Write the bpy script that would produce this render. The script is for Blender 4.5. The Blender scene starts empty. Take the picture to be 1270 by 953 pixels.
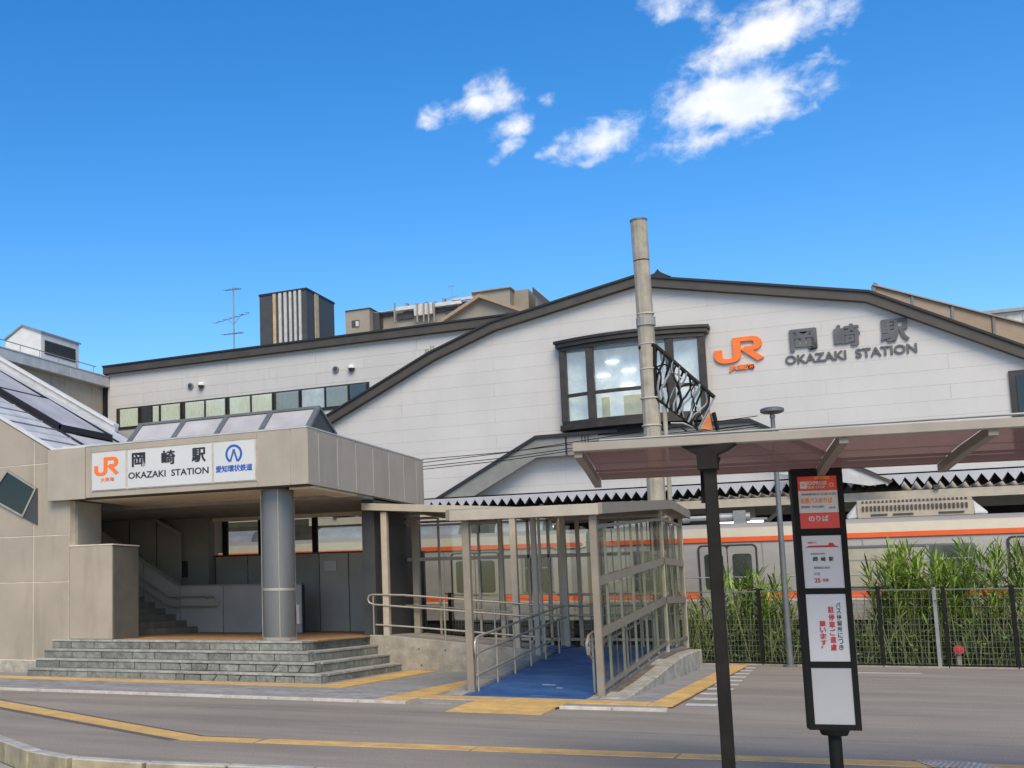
import bpy, math, random
from mathutils import Vector
random.seed(7)
S = bpy.context.scene
COL = S.collection
R_ = math.radians

# ------------------------------------------------------------------ camera
CAM_H = 1.6
FPX, PPX, PPY, PW, PH = 1459.0, 262.2, 561.5, 1270.0, 953.0     # focal length and principal point in photo pixels
c_r = Vector((0.87065171, 0.4917739, -0.01113693))
c_u = Vector((0.07113863, -0.10347885, 0.99208438))
c_f = Vector((-0.48672877, 0.86455223, 0.12507816))
cam_d = bpy.data.cameras.new('camera'); cam = bpy.data.objects.new('camera', cam_d); COL.objects.link(cam)
from mathutils import Matrix
m = Matrix((c_r, c_u, -c_f)).transposed().to_4x4(); m.translation = (0, 0, CAM_H)
cam.matrix_world = m
cam_d.sensor_width = 36; cam_d.lens = FPX / PW * 36
cam_d.shift_x = (PW / 2 - PPX) / PW
cam_d.shift_y = (PPY - PH / 2) / PW
cam_d.clip_end = 3000; cam_d.clip_start = 0.1
S.camera = cam

# ------------------------------------------------------------------ light
SUN_EL, SUN_AZ = 46.0, 158.0          # azimuth measured clockwise from +Y
S.view_settings.view_transform = 'Standard'; S.view_settings.look = 'None'; S.view_settings.gamma = 1
S.view_settings.exposure = 0.55
az, el = R_(SUN_AZ), R_(SUN_EL)
to_sun = Vector((math.sin(az) * math.cos(el), math.cos(az) * math.cos(el), math.sin(el)))
sun_d = bpy.data.lights.new('sun', 'SUN'); sun = bpy.data.objects.new('sun', sun_d); COL.objects.link(sun)
sun_d.energy = 2.3; sun_d.angle = R_(38); sun_d.color = (1.0, 0.85, 0.58)
sun.rotation_euler = (-to_sun).to_track_quat('-Z', 'Y').to_euler()
sun.location = (-20, -30, 60)

W = bpy.data.worlds.new('World'); S.world = W; W.use_nodes = True
nt = W.node_tree; N = nt.nodes; L = nt.links
N.clear()
def wn(t, **k):
    n = N.new(t)
    for a, b in k.items(): setattr(n, a, b)
    return n
def wm(op, a, b=None, c=None, clamp=False):
    n = N.new('ShaderNodeMath'); n.operation = op; n.use_clamp = clamp
    for i, v in enumerate((a, b, c)):
        if v is None: continue
        if isinstance(v, (int, float)): n.inputs[i].default_value = v
        else: L.new(v, n.inputs[i])
    return n.outputs[0]
out = wn('ShaderNodeOutputWorld'); bg = wn('ShaderNodeBackground')
sky = wn('ShaderNodeTexSky', sky_type='NISHITA'); sky.sun_disc = False
sky.sun_elevation = el; sky.sun_rotation = az
sky.air_density = 1.0; sky.dust_density = 0.6; sky.ozone_density = 2.5
tc = wn('ShaderNodeTexCoord'); sep = wn('ShaderNodeSeparateXYZ'); L.new(tc.outputs['Generated'], sep.inputs[0])
AZ = wm('ARCTAN2', sep.outputs[0], sep.outputs[1]); EL = wm('ARCSINE', sep.outputs[2])
def direc(px, py):
    d = (c_f * FPX + c_r * (px - PPX) - c_u * (py - PPY)).normalized()
    return math.atan2(d.x, d.y), math.asin(d.z)
# fair-weather clouds: (photo x, y, half width, half height, tilt, strength)
CL = [(908, 128, 88, 38, 2, 1.2), (948, 42, 82, 32, 18, 1.15), (1008, 20, 46, 30, 10, .85), (842, 10, 46, 22, -30, .85), (876, 170, 44, 20, 14, .9), (1040, 60, 26, 26, 10, .35),
      (1000, 80, 34, 10, 0, .75), (745, 173, 56, 25, 6, 1.1), (686, 187, 24, 10, 10, .6), (606, 124, 50, 26, 8, .95), (632, 155, 32, 16, 5, .85), (530, 150, 24, 17, 30, .8), (627, 188, 26, 11, 30, .8),
      (680, 127, 17, 12, -20, .65), (575, 152, 22, 9, 0, .4), (940, 170, 30, 12, 20, .4), (800, 195, 26, 9, 0, .25)]
# the same kind of cloud drifts on outside the picture: (azimuth deg, elevation deg, half width, half height)
CL2 = [(-70, 34, 9, 3.2), (-95, 25, 7, 2.5), (40, 38, 10, 4), (62, 24, 8, 2.6), (110, 35, 11, 4), (150, 28, 9, 3), (-140, 30, 10, 4), (-170, 45, 12, 5), (5, 62, 12, 6), (-40, 52, 9, 4)]
blobs = []
for (x, y, rx, ry, tl, s) in CL:
    a0, e0 = direc(x, y); blobs.append((a0, e0, rx / 1580, ry / 1500, tl + 3, s))
for (a, e, ra, re) in CL2: blobs.append((R_(a), R_(e), R_(ra), R_(re), 8, .9))
tot = None
for (a0, e0, ra, re, tl, s) in blobs:
    ce = math.cos(e0)
    u = wm('MULTIPLY', wm('SUBTRACT', AZ, a0), ce); v = wm('SUBTRACT', EL, e0)
    ct, st = math.cos(R_(tl)), math.sin(R_(tl))
    p = wm('MULTIPLY', wm('ADD', wm('MULTIPLY', u, ct), wm('MULTIPLY', v, st)), 1 / ra)
    q = wm('MULTIPLY', wm('SUBTRACT', wm('MULTIPLY', v, ct), wm('MULTIPLY', u, st)), 1 / re)
    d2 = wm('ADD', wm('MULTIPLY', p, p), wm('MULTIPLY', q, q))
    g = wm('MULTIPLY', wm('EXPONENT', wm('MULTIPLY', d2, -1.15)), s)
    tot = g if tot is None else wm('MAXIMUM', tot, g)
def noise(scale, detail, rough, off=0, dist=0.0):
    mp = wn('ShaderNodeMapping'); mp.inputs['Location'].default_value = (off, off * .7, 0); mp.inputs['Scale'].default_value = (1, 1, 1.25)
    L.new(tc.outputs['Generated'], mp.inputs[0])
    n = wn('ShaderNodeTexNoise'); n.inputs['Scale'].default_value = scale; n.inputs['Detail'].default_value = detail
    n.inputs['Roughness'].default_value = rough; n.inputs['Distortion'].default_value = dist; L.new(mp.outputs[0], n.inputs['Vector'])
    return n.outputs['Fac']
n1 = noise(19, 7, .55, 3.1, .15); n2 = noise(46, 7, .58, 1.3, .25)
dens = wm('ADD', wm('ADD', tot, wm('MULTIPLY', wm('SUBTRACT', n1, .5), 2.2)), wm('MULTIPLY', wm('SUBTRACT', n2, .5), 1.9))
dens = wm('MULTIPLY', dens, wm('MULTIPLY', tot, 4, None, True))
mr = wn('ShaderNodeMapRange', interpolation_type='SMOOTHSTEP'); L.new(dens, mr.inputs[0])
mr.inputs[1].default_value = .14; mr.inputs[2].default_value = 1.2
alpha = mr.outputs[0]
shade = noise(26, 5, .55, 3.3)
hs = wn('ShaderNodeHueSaturation'); hs.inputs['Saturation'].default_value = 1.40; hs.inputs['Value'].default_value = 1.0; hs.inputs['Hue'].default_value = .504
L.new(sky.outputs[0], hs.inputs['Color'])
cmix = wn('ShaderNodeMix', data_type='RGBA')
cloudc = wn('ShaderNodeMix', data_type='RGBA')
cloudc.inputs[6].default_value = (4.3, 4.7, 5.4, 1); cloudc.inputs[7].default_value = (5.15, 5.2, 5.3, 1)
mr2 = wn('ShaderNodeMapRange'); L.new(shade, mr2.inputs[0]); mr2.inputs[1].default_value = .35; mr2.inputs[2].default_value = .6
L.new(mr2.outputs[0], cloudc.inputs[0])
L.new(alpha, cmix.inputs[0]); L.new(hs.outputs[0], cmix.inputs[6]); L.new(cloudc.outputs[2], cmix.inputs[7])
L.new(cmix.outputs[2], bg.inputs[0]); bg.inputs[1].default_value = 0.138
L.new(bg.outputs[0], out.inputs[0])

# ------------------------------------------------------------------ helpers
def at(x, y, X=None, Y=None, Z=None):
    """the point of a real plane (X=, Y= or Z= constant, metres) that the photo shows at pixel x, y"""
    d = c_f * FPX + c_r * (x - PPX) - c_u * (y - PPY); o = Vector((0, 0, CAM_H))
    t = (X - o.x) / d.x if X is not None else (Y - o.y) / d.y if Y is not None else (Z - o.z) / d.z
    return o + d * t

MATS = {}
def mat(name, rgb, rough=.6, metal=0.0, var=.12, scale=3.0, bump=0.0, bscale=60., rand=0.0, stain=0.0, stretch=(1, 1, 1), spec=.5, rgb2=None, speck=0):
    mt = bpy.data.materials.new(name); mt.use_nodes = True; t = mt.node_tree; n = t.nodes; l = t.links
    b = n['Principled BSDF']; b.inputs['Roughness'].default_value = rough; b.inputs['Metallic'].default_value = metal
    b.inputs['Specular IOR Level'].default_value = spec
    co = n.new('ShaderNodeTexCoord'); ge = n.new('ShaderNodeNewGeometry')
    mp = n.new('ShaderNodeMapping'); mp.inputs['Scale'].default_value = stretch; l.new(ge.outputs['Position'], mp.inputs[0])
    nz = n.new('ShaderNodeTexNoise'); nz.inputs['Scale'].default_value = scale; nz.inputs['Detail'].default_value = 7; nz.inputs['Roughness'].default_value = .62
    l.new(mp.outputs[0], nz.inputs['Vector'])
    mx = n.new('ShaderNodeMix'); mx.data_type = 'RGBA'
    r2 = rgb2 or tuple(c * (1 - var * 1.6) for c in rgb)
    mx.inputs[6].default_value = (*r2, 1); mx.inputs[7].default_value = (*[min(1, c * (1 + var)) for c in rgb], 1)
    ra = n.new('ShaderNodeMapRange'); ra.inputs[1].default_value = .33; ra.inputs[2].default_value = .67; l.new(nz.outputs['Fac'], ra.inputs[0])
    l.new(ra.outputs[0], mx.inputs[0]); cur = mx.outputs[2]
    if stain:
        mp2 = n.new('ShaderNodeMapping'); mp2.inputs['Scale'].default_value = (2.2, 2.2, .35); l.new(ge.outputs['Position'], mp2.inputs[0])
        ns = n.new('ShaderNodeTexNoise'); ns.inputs['Scale'].default_value = 1.6; ns.inputs['Detail'].default_value = 8; l.new(mp2.outputs[0], ns.inputs['Vector'])
        rs = n.new('ShaderNodeMapRange'); rs.inputs[1].default_value = .5; rs.inputs[2].default_value = .78; rs.inputs[4].default_value = stain; l.new(ns.outputs['Fac'], rs.inputs[0])
        ms = n.new('ShaderNodeMix'); ms.data_type = 'RGBA'; l.new(rs.outputs[0], ms.inputs[0]); l.new(cur, ms.inputs[6])
        ms.inputs[7].default_value = (rgb[0] * .35, rgb[1] * .32, rgb[2] * .28, 1); cur = ms.outputs[2]
    if rand:
        oi = n.new('ShaderNodeObjectInfo'); rr = n.new('ShaderNodeMapRange'); rr.inputs[3].default_value = 1 - rand; rr.inputs[4].default_value = 1 + rand
        l.new(oi.outputs['Random'], rr.inputs[0])
        h = n.new('ShaderNodeHueSaturation'); l.new(rr.outputs[0], h.inputs['Value']); l.new(cur, h.inputs['Color']); cur = h.outputs[0]
    if speck:
        sn = n.new('ShaderNodeTexNoise'); sn.inputs['Scale'].default_value = 38; sn.inputs['Detail'].default_value = 5; sn.inputs['Roughness'].default_value = .8; l.new(ge.outputs['Position'], sn.inputs['Vector'])
        sr = n.new('ShaderNodeMapRange'); sr.inputs[1].default_value = .3; sr.inputs[2].default_value = .7; sr.inputs[3].default_value = 1 - speck; sr.inputs[4].default_value = 1 + speck; l.new(sn.outputs['Fac'], sr.inputs[0])
        ln_ = n.new('ShaderNodeTexNoise'); ln_.inputs['Scale'].default_value = .55; ln_.inputs['Detail'].default_value = 9; ln_.inputs['Roughness'].default_value = .7; mp3 = n.new('ShaderNodeMapping'); mp3.inputs['Scale'].default_value = (.3, 2.2, 1); mp3.inputs['Rotation'].default_value = (0, 0, -.03); l.new(ge.outputs['Position'], mp3.inputs[0]); l.new(mp3.outputs[0], ln_.inputs['Vector'])
        lr = n.new('ShaderNodeMapRange'); lr.inputs[1].default_value = .35; lr.inputs[2].default_value = .62; lr.inputs[3].default_value = .84; lr.inputs[4].default_value = 1.06; l.new(ln_.outputs['Fac'], lr.inputs[0])
        mm_ = n.new('ShaderNodeMath'); mm_.operation = 'MULTIPLY'; l.new(sr.outputs[0], mm_.inputs[0]); l.new(lr.outputs[0], mm_.inputs[1])
        h2 = n.new('ShaderNodeHueSaturation'); l.new(mm_.outputs[0], h2.inputs['Value']); l.new(cur, h2.inputs['Color']); cur = h2.outputs[0]
    l.new(cur, b.inputs['Base Color'])
    rm = n.new('ShaderNodeMapRange'); rm.inputs[3].default_value = max(0, rough - .08); rm.inputs[4].default_value = min(1, rough + .1); l.new(nz.outputs['Fac'], rm.inputs[0]); l.new(rm.outputs[0], b.inputs['Roughness'])
    if bump:
        nb = n.new('ShaderNodeTexNoise'); nb.inputs['Scale'].default_value = bscale; nb.inputs['Detail'].default_value = 4; l.new(mp.outputs[0], nb.inputs['Vector'])
        bp = n.new('ShaderNodeBump'); bp.inputs['Strength'].default_value = bump; bp.inputs['Distance'].default_value = .02
        l.new(nb.outputs['Fac'], bp.inputs['Height']); l.new(bp.outputs[0], b.inputs['Normal'])
    MATS[name] = mt
    return mt
def glass(name, tint=(.8, .85, .85), gloss=.12, rough=.02, gmax=.9, body=None):
    mt = bpy.data.materials.new(name); mt.use_nodes = True; t = mt.node_tree; n = t.nodes; l = t.links
    n.remove(n['Principled BSDF']); o = n['Material Output']
    tr = n.new('ShaderNodeBsdfTransparent'); tr.inputs[0].default_value = (*tint, 1)
    gl = n.new('ShaderNodeBsdfGlossy'); gl.inputs['Roughness'].default_value = rough
    lw = n.new('ShaderNodeLayerWeight'); lw.inputs[0].default_value = .5
    mr_ = n.new('ShaderNodeMapRange'); mr_.inputs[3].default_value = gloss; mr_.inputs[4].default_value = gmax
    pw = n.new('ShaderNodeMath'); pw.operation = 'POWER'; pw.inputs[1].default_value = 3; l.new(lw.outputs['Facing'], pw.inputs[0]); l.new(pw.outputs[0], mr_.inputs[0])
    ms = n.new('ShaderNodeMixShader'); l.new(mr_.outputs[0], ms.inputs[0]); l.new(tr.outputs[0], ms.inputs[1]); l.new(gl.outputs[0], ms.inputs[2]); fin = ms
    if body:
        df = n.new('ShaderNodeBsdfTranslucent'); df.inputs[0].default_value = (*body, 1); d2_ = n.new('ShaderNodeBsdfDiffuse'); d2_.inputs[0].default_value = (*body, 1)
        a_ = n.new('ShaderNodeMixShader'); a_.inputs[0].default_value = .5; l.new(df.outputs[0], a_.inputs[1]); l.new(d2_.outputs[0], a_.inputs[2])
        fin = n.new('ShaderNodeMixShader'); fin.inputs[0].default_value = .42; l.new(ms.outputs[0], fin.inputs[1]); l.new(a_.outputs[0], fin.inputs[2])
    l.new(fin.outputs[0], o.inputs[0])
    MATS[name] = mt; return mt
def emit(name, rgb, s):
    mt = mat(name, rgb, .5); b = mt.node_tree.nodes['Principled BSDF']
    b.inputs['Emission Color'].default_value = (*rgb, 1); b.inputs['Emission Strength'].default_value = s
    return mt

class MB:
    def __init__(s): s.v = []; s.f = []; s.mi = []
    def add(s, vs, fs, k=0):
        o = len(s.v); s.v += [tuple(v) for v in vs]; s.f += [tuple(i + o for i in f) for f in fs]; s.mi += [k] * len(fs); return s
    def box(s, x0, x1, y0, y1, z0, z1, k=0):
        x0, x1 = sorted((x0, x1)); y0, y1 = sorted((y0, y1)); z0, z1 = sorted((z0, z1))
        return s.add([(x0, y0, z0), (x1, y0, z0), (x1, y1, z0), (x0, y1, z0), (x0, y0, z1), (x1, y0, z1), (x1, y1, z1), (x0, y1, z1)],
                     [(0, 3, 2, 1), (4, 5, 6, 7), (0, 1, 5, 4), (1, 2, 6, 5), (2, 3, 7, 6), (3, 0, 4, 7)], k)
    def hexa(s, p, k=0):   # eight points, bottom four then top four
        return s.add(p, [(0, 3, 2, 1), (4, 5, 6, 7), (0, 1, 5, 4), (1, 2, 6, 5), (2, 3, 7, 6), (3, 0, 4, 7)], k)
    def prism(s, poly, axis, a, b, k=0):
        """poly of 2D points in the two other axes (x,z for axis 'y'; y,z for 'x'; x,y for 'z') swept from a to b"""
        def P(p, t): return (p[0], t, p[1]) if axis == 'y' else (t, p[0], p[1]) if axis == 'x' else (p[0], p[1], t)
        n = len(poly); vs = [P(p, a) for p in poly] + [P(p, b) for p in poly]
        fs = [tuple(range(n)), tuple(range(2 * n - 1, n - 1, -1))] + [(i, i + n, (i + 1) % n + n, (i + 1) % n) for i in range(n)]
        return s.add(vs, fs, k)
    def tube(s, pts, r, n=10, cap=True, k=0, r2=None):
        pts = [Vector(p) for p in pts]; rings = []; M = len(pts)
        ref = None
        for i, p in enumerate(pts):
            d = (pts[min(i + 1, M - 1)] - pts[max(i - 1, 0)]).normalized()
            if ref is None: ref = Vector((0, 0, 1)) if abs(d.z) < .9 else Vector((1, 0, 0))
            a = d.cross(ref).normalized(); b = a.cross(d).normalized(); ref = b
            rr = r if r2 is None else r + (r2 - r) * i / (M - 1)
            rings.append([p + (a * math.cos(2 * math.pi * j / n) + b * math.sin(2 * math.pi * j / n)) * rr for j in range(n)])
        vs = [v for g in rings for v in g]; fs = []
        for i in range(M - 1):
            for j in range(n):
                j2 = (j + 1) % n; fs.append((i * n + j, i * n + j2, (i + 1) * n + j2, (i + 1) * n + j))
        if cap: fs += [tuple(range(n - 1, -1, -1)), tuple((M - 1) * n + j for j in range(n))]
        return s.add(vs, fs, k)
    def bar(s, p, q, w, h, k=0, up=(0, 0, 1)):
        p, q = Vector(p), Vector(q); d = (q - p).normalized(); a = d.cross(Vector(up)).normalized() * w / 2; b = a.cross(d).normalized() * h / 2
        return s.hexa([p - a - b, p + a - b, q + a - b, q - a - b, p - a + b, p + a + b, q + a + b, q - a + b], k)
    def build(s, name, mts, parent=None, bevel=0, smooth=False, seg=1):
        if not isinstance(mts, (list, tuple)): mts = [mts]
        xs = [v[0] for v in s.v]; ys = [v[1] for v in s.v]; zs = [v[2] for v in s.v]
        c = Vector(((min(xs) + max(xs)) / 2, (min(ys) + max(ys)) / 2, min(zs)))
        me = bpy.data.meshes.new(name); me.from_pydata([Vector(v) - c for v in s.v], [], s.f)
        for q in mts: me.materials.append(MATS[q] if isinstance(q, str) else q)
        if len(mts) > 1: me.polygons.foreach_set('material_index', s.mi)
        import bmesh
        if len(s.f) < 20000:
            bm = bmesh.new(); bm.from_mesh(me); bmesh.ops.recalc_face_normals(bm, faces=bm.faces[:]); bm.to_mesh(me); bm.free()
        if smooth:
            me.polygons.foreach_set('use_smooth', [True] * len(me.polygons))
            me.set_sharp_from_angle(angle=R_(40))
        o = bpy.data.objects.new(name, me); COL.objects.link(o)
        place(o, c, parent)
        if bevel:
            b = o.modifiers.new('bevel', 'BEVEL'); b.width = bevel; b.segments = seg; b.limit_method = 'ANGLE'; b.angle_limit = R_(50)
        return o
WL = {}
def place(o, c, parent):
    WL[o.name] = Vector(c)
    if parent is not None:
        o.parent = parent; o.location = Vector(c) - WL[parent.name]
    else: o.location = c
def thing(name, label, cat, loc, group=None):
    o = bpy.data.objects.new(name, None); COL.objects.link(o); o.empty_display_size = .3
    place(o, Vector(loc), None); tag(o, label, cat, group); return o
def tag(o, label, cat, group=None):
    o['label'] = label; o['category'] = cat
    if group: o['group'] = group
    return o
def struct(o): o['kind'] = 'structure'; return o
def copy_thing(o, delta, label):
    def cp(a, par):
        c = a.copy(); COL.objects.link(c); WL[c.name] = WL[a.name] + Vector(delta)
        c.parent = par; c.location = a.location.copy()
        for ch in [x for x in bpy.data.objects if x.parent == a]: cp(ch, c)
        return c
    r = cp(o, None); r.location = o.location + Vector(delta); r['label'] = label
    return r
def clip(poly, a, b, c):
    """keep the part of a 2D polygon where a*x+b*y>=c"""
    out_ = []; n = len(poly)
    for i in range(n):
        p, q = poly[i], poly[(i + 1) % n]; dp = a * p[0] + b * p[1] - c; dq = a * q[0] + b * q[1] - c
        if dp >= 0: out_.append(p)
        if (dp > 0 > dq) or (dp < 0 < dq):
            t = dp / (dp - dq); out_.append((p[0] + (q[0] - p[0]) * t, p[1] + (q[1] - p[1]) * t))
    return out_
def cell(poly, x0, x1, z0, z1):
    for c in ((1, 0, x0), (-1, 0, -x1), (0, 1, z0), (0, -1, -z1)):
        poly = clip(poly, *c)
        if len(poly) < 3: return []
    return poly
def area(p): return abs(sum(p[i][0] * p[(i + 1) % len(p)][1] - p[(i + 1) % len(p)][0] * p[i][1] for i in range(len(p)))) / 2
def panels(name, poly, xs, zs, y0, y1, mt, parent, gap=.012, bevel=.003, axis='y'):
    for i in range(len(xs) - 1):
        for j in range(len(zs) - 1):
            c = cell(poly, xs[i] + gap / 2, xs[i + 1] - gap / 2, zs[j] + gap / 2, zs[j + 1] - gap / 2)
            if len(c) >= 3 and area(c) > .01: MB().prism(c, axis, y0, y1).build(name, mt, parent, bevel=bevel)
def cyl(name, x, y, z0, z1, r, mt, parent=None, n=28, r2=None):
    return MB().tube([(x, y, z0), (x, y, z1)], r, n, r2=r2).build(name, mt, parent, smooth=True)

FONT = None
def text(name, s, mt, parent, fmap, w, h, thick=.004, bold=.0):
    """lettering filling a w x h box; fmap(u, v, t) -> world"""
    cu = bpy.data.curves.new('t', 'FONT'); cu.body = s; cu.size = 1; cu.offset = min(bold, .008); cu.extrude = .01; cu.resolution_u = 3
    o = bpy.data.objects.new('t', cu); COL.objects.link(o)
    dg = bpy.context.evaluated_depsgraph_get(); me = bpy.data.meshes.new_from_object(o.evaluated_get(dg)); bpy.data.objects.remove(o)
    xs = [v.co.x for v in me.vertices]; ys = [v.co.y for v in me.vertices]
    if not xs: return None
    x0, x1, y0, y1 = min(xs), max(xs), min(ys), max(ys)
    mb = MB(); mb.v = [tuple(fmap((v.co.x - x0) / (x1 - x0) * w, (v.co.y - y0) / (y1 - y0) * h, (thick if v.co.z > 0 else 0))) for v in me.vertices]
    mb.f = [tuple(p.vertices) for p in me.polygons]; mb.mi = [0] * len(mb.f)
    if bold > .008:
        v0, f0 = list(mb.v), list(mb.f); wq = bold * w / (x1 - x0) * .9
        for j, (dx, dz) in enumerate(((-wq, 0), (wq, 0), (0, wq * .6), (0, -wq * .6))):
            dv = Vector(fmap(dx, dz, thick * (j + 1) * .02)) - Vector(fmap(0, 0, 0))
            mb.add([Vector(v) + dv for v in v0], f0)
    return mb.build(name, mt, parent)
def ribbon(pts, w):
    """flat stroke of width w along 2D points, mitred: returns a 2D polygon"""
    Ls, Rs = [], []; n = len(pts)
    for i in range(n):
        p = Vector(pts[i]); a = Vector(pts[max(i - 1, 0)]); b = Vector(pts[min(i + 1, n - 1)])
        d1 = (p - a).normalized() if i else (b - p).normalized(); d2 = (b - p).normalized() if i < n - 1 else d1
        n1 = Vector((-d1.y, d1.x)); n2 = Vector((-d2.y, d2.x)); mm = (n1 + n2).normalized(); k = w / 2 / max(.35, mm.dot(n1))
        Ls.append(tuple(p + mm * k)); Rs.append(tuple(p - mm * k))
    return Ls, Rs
def stroke(mb, pts, w, fmap, t=.01):
    Ls, Rs = ribbon(pts, w)
    for i in range(len(pts) - 1):
        q = [Rs[i], Rs[i + 1], Ls[i + 1], Ls[i]]
        mb.hexa([fmap(u, v, 0) for u, v in q] + [fmap(u, v, t) for u, v in q])
def arc(cx, cy, r, a0, a1, n=8, ry=None):
    ry = ry or r
    return [(cx + r * math.cos(R_(a0 + (a1 - a0) * i / n)), cy + ry * math.sin(R_(a0 + (a1 - a0) * i / n))) for i in range(n + 1)]
def jr_logo(parent, fmap, w, h, mt, th):
    """the railway company's joined letters J and R"""
    k = .17
    F = lambda u, v, t: fmap(u * w, v * h, t)
    mb = MB(); stroke(mb, [(.05, .55), (.05, .32)] + arc(.2, .3, .15, 180, 270, 5, .2)[1:] + arc(.3, .3, .16, 270, 360, 5, .2) + [(.46, .9), (.8, .9)] + arc(.8, .71, .12, 90, -90, 6, .19)[1:] + [(.62, .52)], k, F, th)
    stroke(mb, [(.60, .56), (.96, .07)], k * 1.0, F, th * .92)
    return mb.build('logo', mt, parent)

# ------------------------------------------------------------------ materials
mat('asphalt', (.285, .243, .19), .9, var=.10, scale=.9, bump=.5, bscale=90, stretch=(.35, 1, 1), speck=.32)
mat('near_paving', (.36, .34, .31), .85, var=.12, scale=1.5, bump=.2)
mat('earth', (.14, .12, .09), .95, var=.2, bump=.4, bscale=20)
mat('pavement', (.29, .275, .255), .85, speck=.25, var=.14, scale=5, bump=.25, bscale=90)
mat('paver', (.30, .285, .265), .85, speck=.25, var=.14, scale=5, bump=.25, bscale=90, rand=.12)
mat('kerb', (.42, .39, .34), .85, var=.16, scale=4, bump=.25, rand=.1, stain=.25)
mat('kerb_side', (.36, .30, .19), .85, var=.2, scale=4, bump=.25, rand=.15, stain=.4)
mat('yellow', (.66, .40, .11), .75, speck=.18, var=.14, scale=3.5, bump=.3, bscale=45, rgb2=(.50, .31, .12), rand=.05)
mat('white_line', (.5, .5, .5), .7, var=.12, scale=6)
mat('pale_kerb', (.52, .47, .41), .8, var=.15, scale=5, rand=.08)
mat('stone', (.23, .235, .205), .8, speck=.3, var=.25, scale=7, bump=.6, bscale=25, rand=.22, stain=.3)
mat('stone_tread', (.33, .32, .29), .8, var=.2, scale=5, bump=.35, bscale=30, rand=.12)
mat('mortar', (.06, .055, .05), .95)
mat('beige', (.37, .315, .245), .55, var=.07, scale=.7, stain=.3, rand=.045, spec=.4)
mat('beige_joint', (.62, .55, .44), .6)
mat('beige_fascia', (.39, .335, .265), .5, var=.06, scale=.8, rand=.035, stain=.14)
mat('soffit', (.78, .68, .50), .6, var=.06)
mat('ceiling', (.34, .33, .30), .7)
mat('dark_panel', (.30, .29, .265), .55, var=.1, scale=1.0, rand=.06)
mat('mid_panel', (.44, .42, .38), .5, var=.08, scale=1.0, rand=.05)
mat('charcoal', (.05, .052, .055), .5)
mat('column_steel', (.175, .172, .168), .38, metal=.35, var=.1, scale=1.2, stretch=(1, 1, .2), stain=.1)
mat('steel', (.40, .36, .30), .35, metal=.45, var=.1, scale=6)
mat('rail_steel', (.48, .43, .36), .35, metal=.45, var=.1, scale=6)
mat('shelter_frame', (.27, .225, .17), .5, metal=.1, var=.08, scale=3, stain=.12)
mat('back_frame_lit', (.46, .39, .30), .5, var=.08, scale=3)  # lighter copy of shelter_frame, brightness painted in for frames shaded by the roof
mat('cream_beam', (.44, .385, .30), .5, var=.07, stain=.15)
mat('white_wall', (.54, .525, .51), .75, var=.03, scale=.5, stain=.07, rand=.006)
mat('wall_gap', (.52, .505, .495), .8)
mat('dark_trim', (.058, .049, .040), .55, var=.15, scale=2)
mat('trim_top', (.012, .012, .015), .6)
mat('bronze', (.05, .04, .032), .4, metal=.35, var=.2, scale=3)
mat('roof_metal', (.52, .52, .52), .55, metal=.0, var=.12, scale=2, rand=.08, stain=.15)
mat('roof_seam', (.2, .2, .21), .5)
mat('hood_soffit', (.20, .205, .19), .7, var=.1)
mat('canopy_white', (.44, .44, .47), .6, var=.06)
mat('step_stone', (.20, .18, .14), .8, var=.15)
mat('floor_brown', (.36, .20, .09), .7, var=.12, bump=.15, rand=.08)
mat('concrete', (.36, .33, .275), .9, speck=.15, var=.16, scale=4, bump=.35, bscale=30, stain=.35)
mat('old_concrete', (.42, .385, .315), .9, speck=.2, var=.22, scale=5, bump=.5, bscale=25, stain=.55)
mat('blue_paint', (.012, .047, .17), .6, var=.18, scale=2.2, bump=.12, bscale=60, rgb2=(.035, .12, .29))
mat('white_paint', (.75, .74, .72), .5, var=.03)
mat('sign_white', (.58, .575, .565), .35, var=.03, scale=1)
mat('panel_white', (.44, .435, .43), .35, var=.03, scale=1)
mat('block_side_shaded', (.13, .125, .105), .55, var=.1)  # grey side panel of the low block, its shading painted into the colour
mat('ink', (.02, .02, .022), .5)
mat('wall_letter', (.10, .10, .105), .5)
mat('orange', (.85, .17, .015), .45, var=.03)
mat('blue_ink', (.02, .10, .42), .5)
mat('red_ink', (.55, .02, .03), .5)
mat('black_metal', (.009, .009, .008), .6, spec=.2, var=.2)
mat('post_black', (.016, .013, .010), .6, spec=.2, var=.25, scale=4)
mat('grey_metal', (.16, .165, .17), .45, metal=.3)
mat('shelter_beam', (.34, .295, .235), .5, var=.08, stain=.15)
mat('concrete_pole', (.37, .335, .27), .8, var=.16, scale=3, stain=.4, bump=.2)
mat('train_body', (.33, .30, .27), .42, metal=.1, var=.06, scale=1, stretch=(1, 1, 4))
mat('train_cream', (.45, .40, .31), .45, var=.05)
mat('train_orange', (.80, .11, .015), .45, var=.05)
mat('train_window', (.03, .04, .035), .12, spec=.8)
mat('blind', (.42, .38, .29), .8)
mat('train_seat', (.10, .09, .08), .8)
mat('rubber', (.03, .03, .03), .7)
mat('ac_beige', (.36, .305, .235), .6, var=.1)
mat('ac_white', (.50, .50, .50), .5)
mat('apt_wall', (.29, .255, .21), .8, var=.08, scale=.3)
mat('apt_dark', (.05, .05, .055), .6)
mat('apt_white', (.56, .56, .55), .7)
mat('tower_dark', (.055, .056, .058), .6, var=.12, rand=.08)
mat('tower_stripe', (.50, .50, .48), .6)
mat('tower_stripe_tan', (.50, .38, .22), .6)
mat('roof_brown', (.34, .25, .175), .6, var=.08, rand=.06)
mat('far_white', (.62, .62, .60), .7, var=.06, stain=.1)
mat('louvre', (.05, .05, .045), .6)
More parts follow.
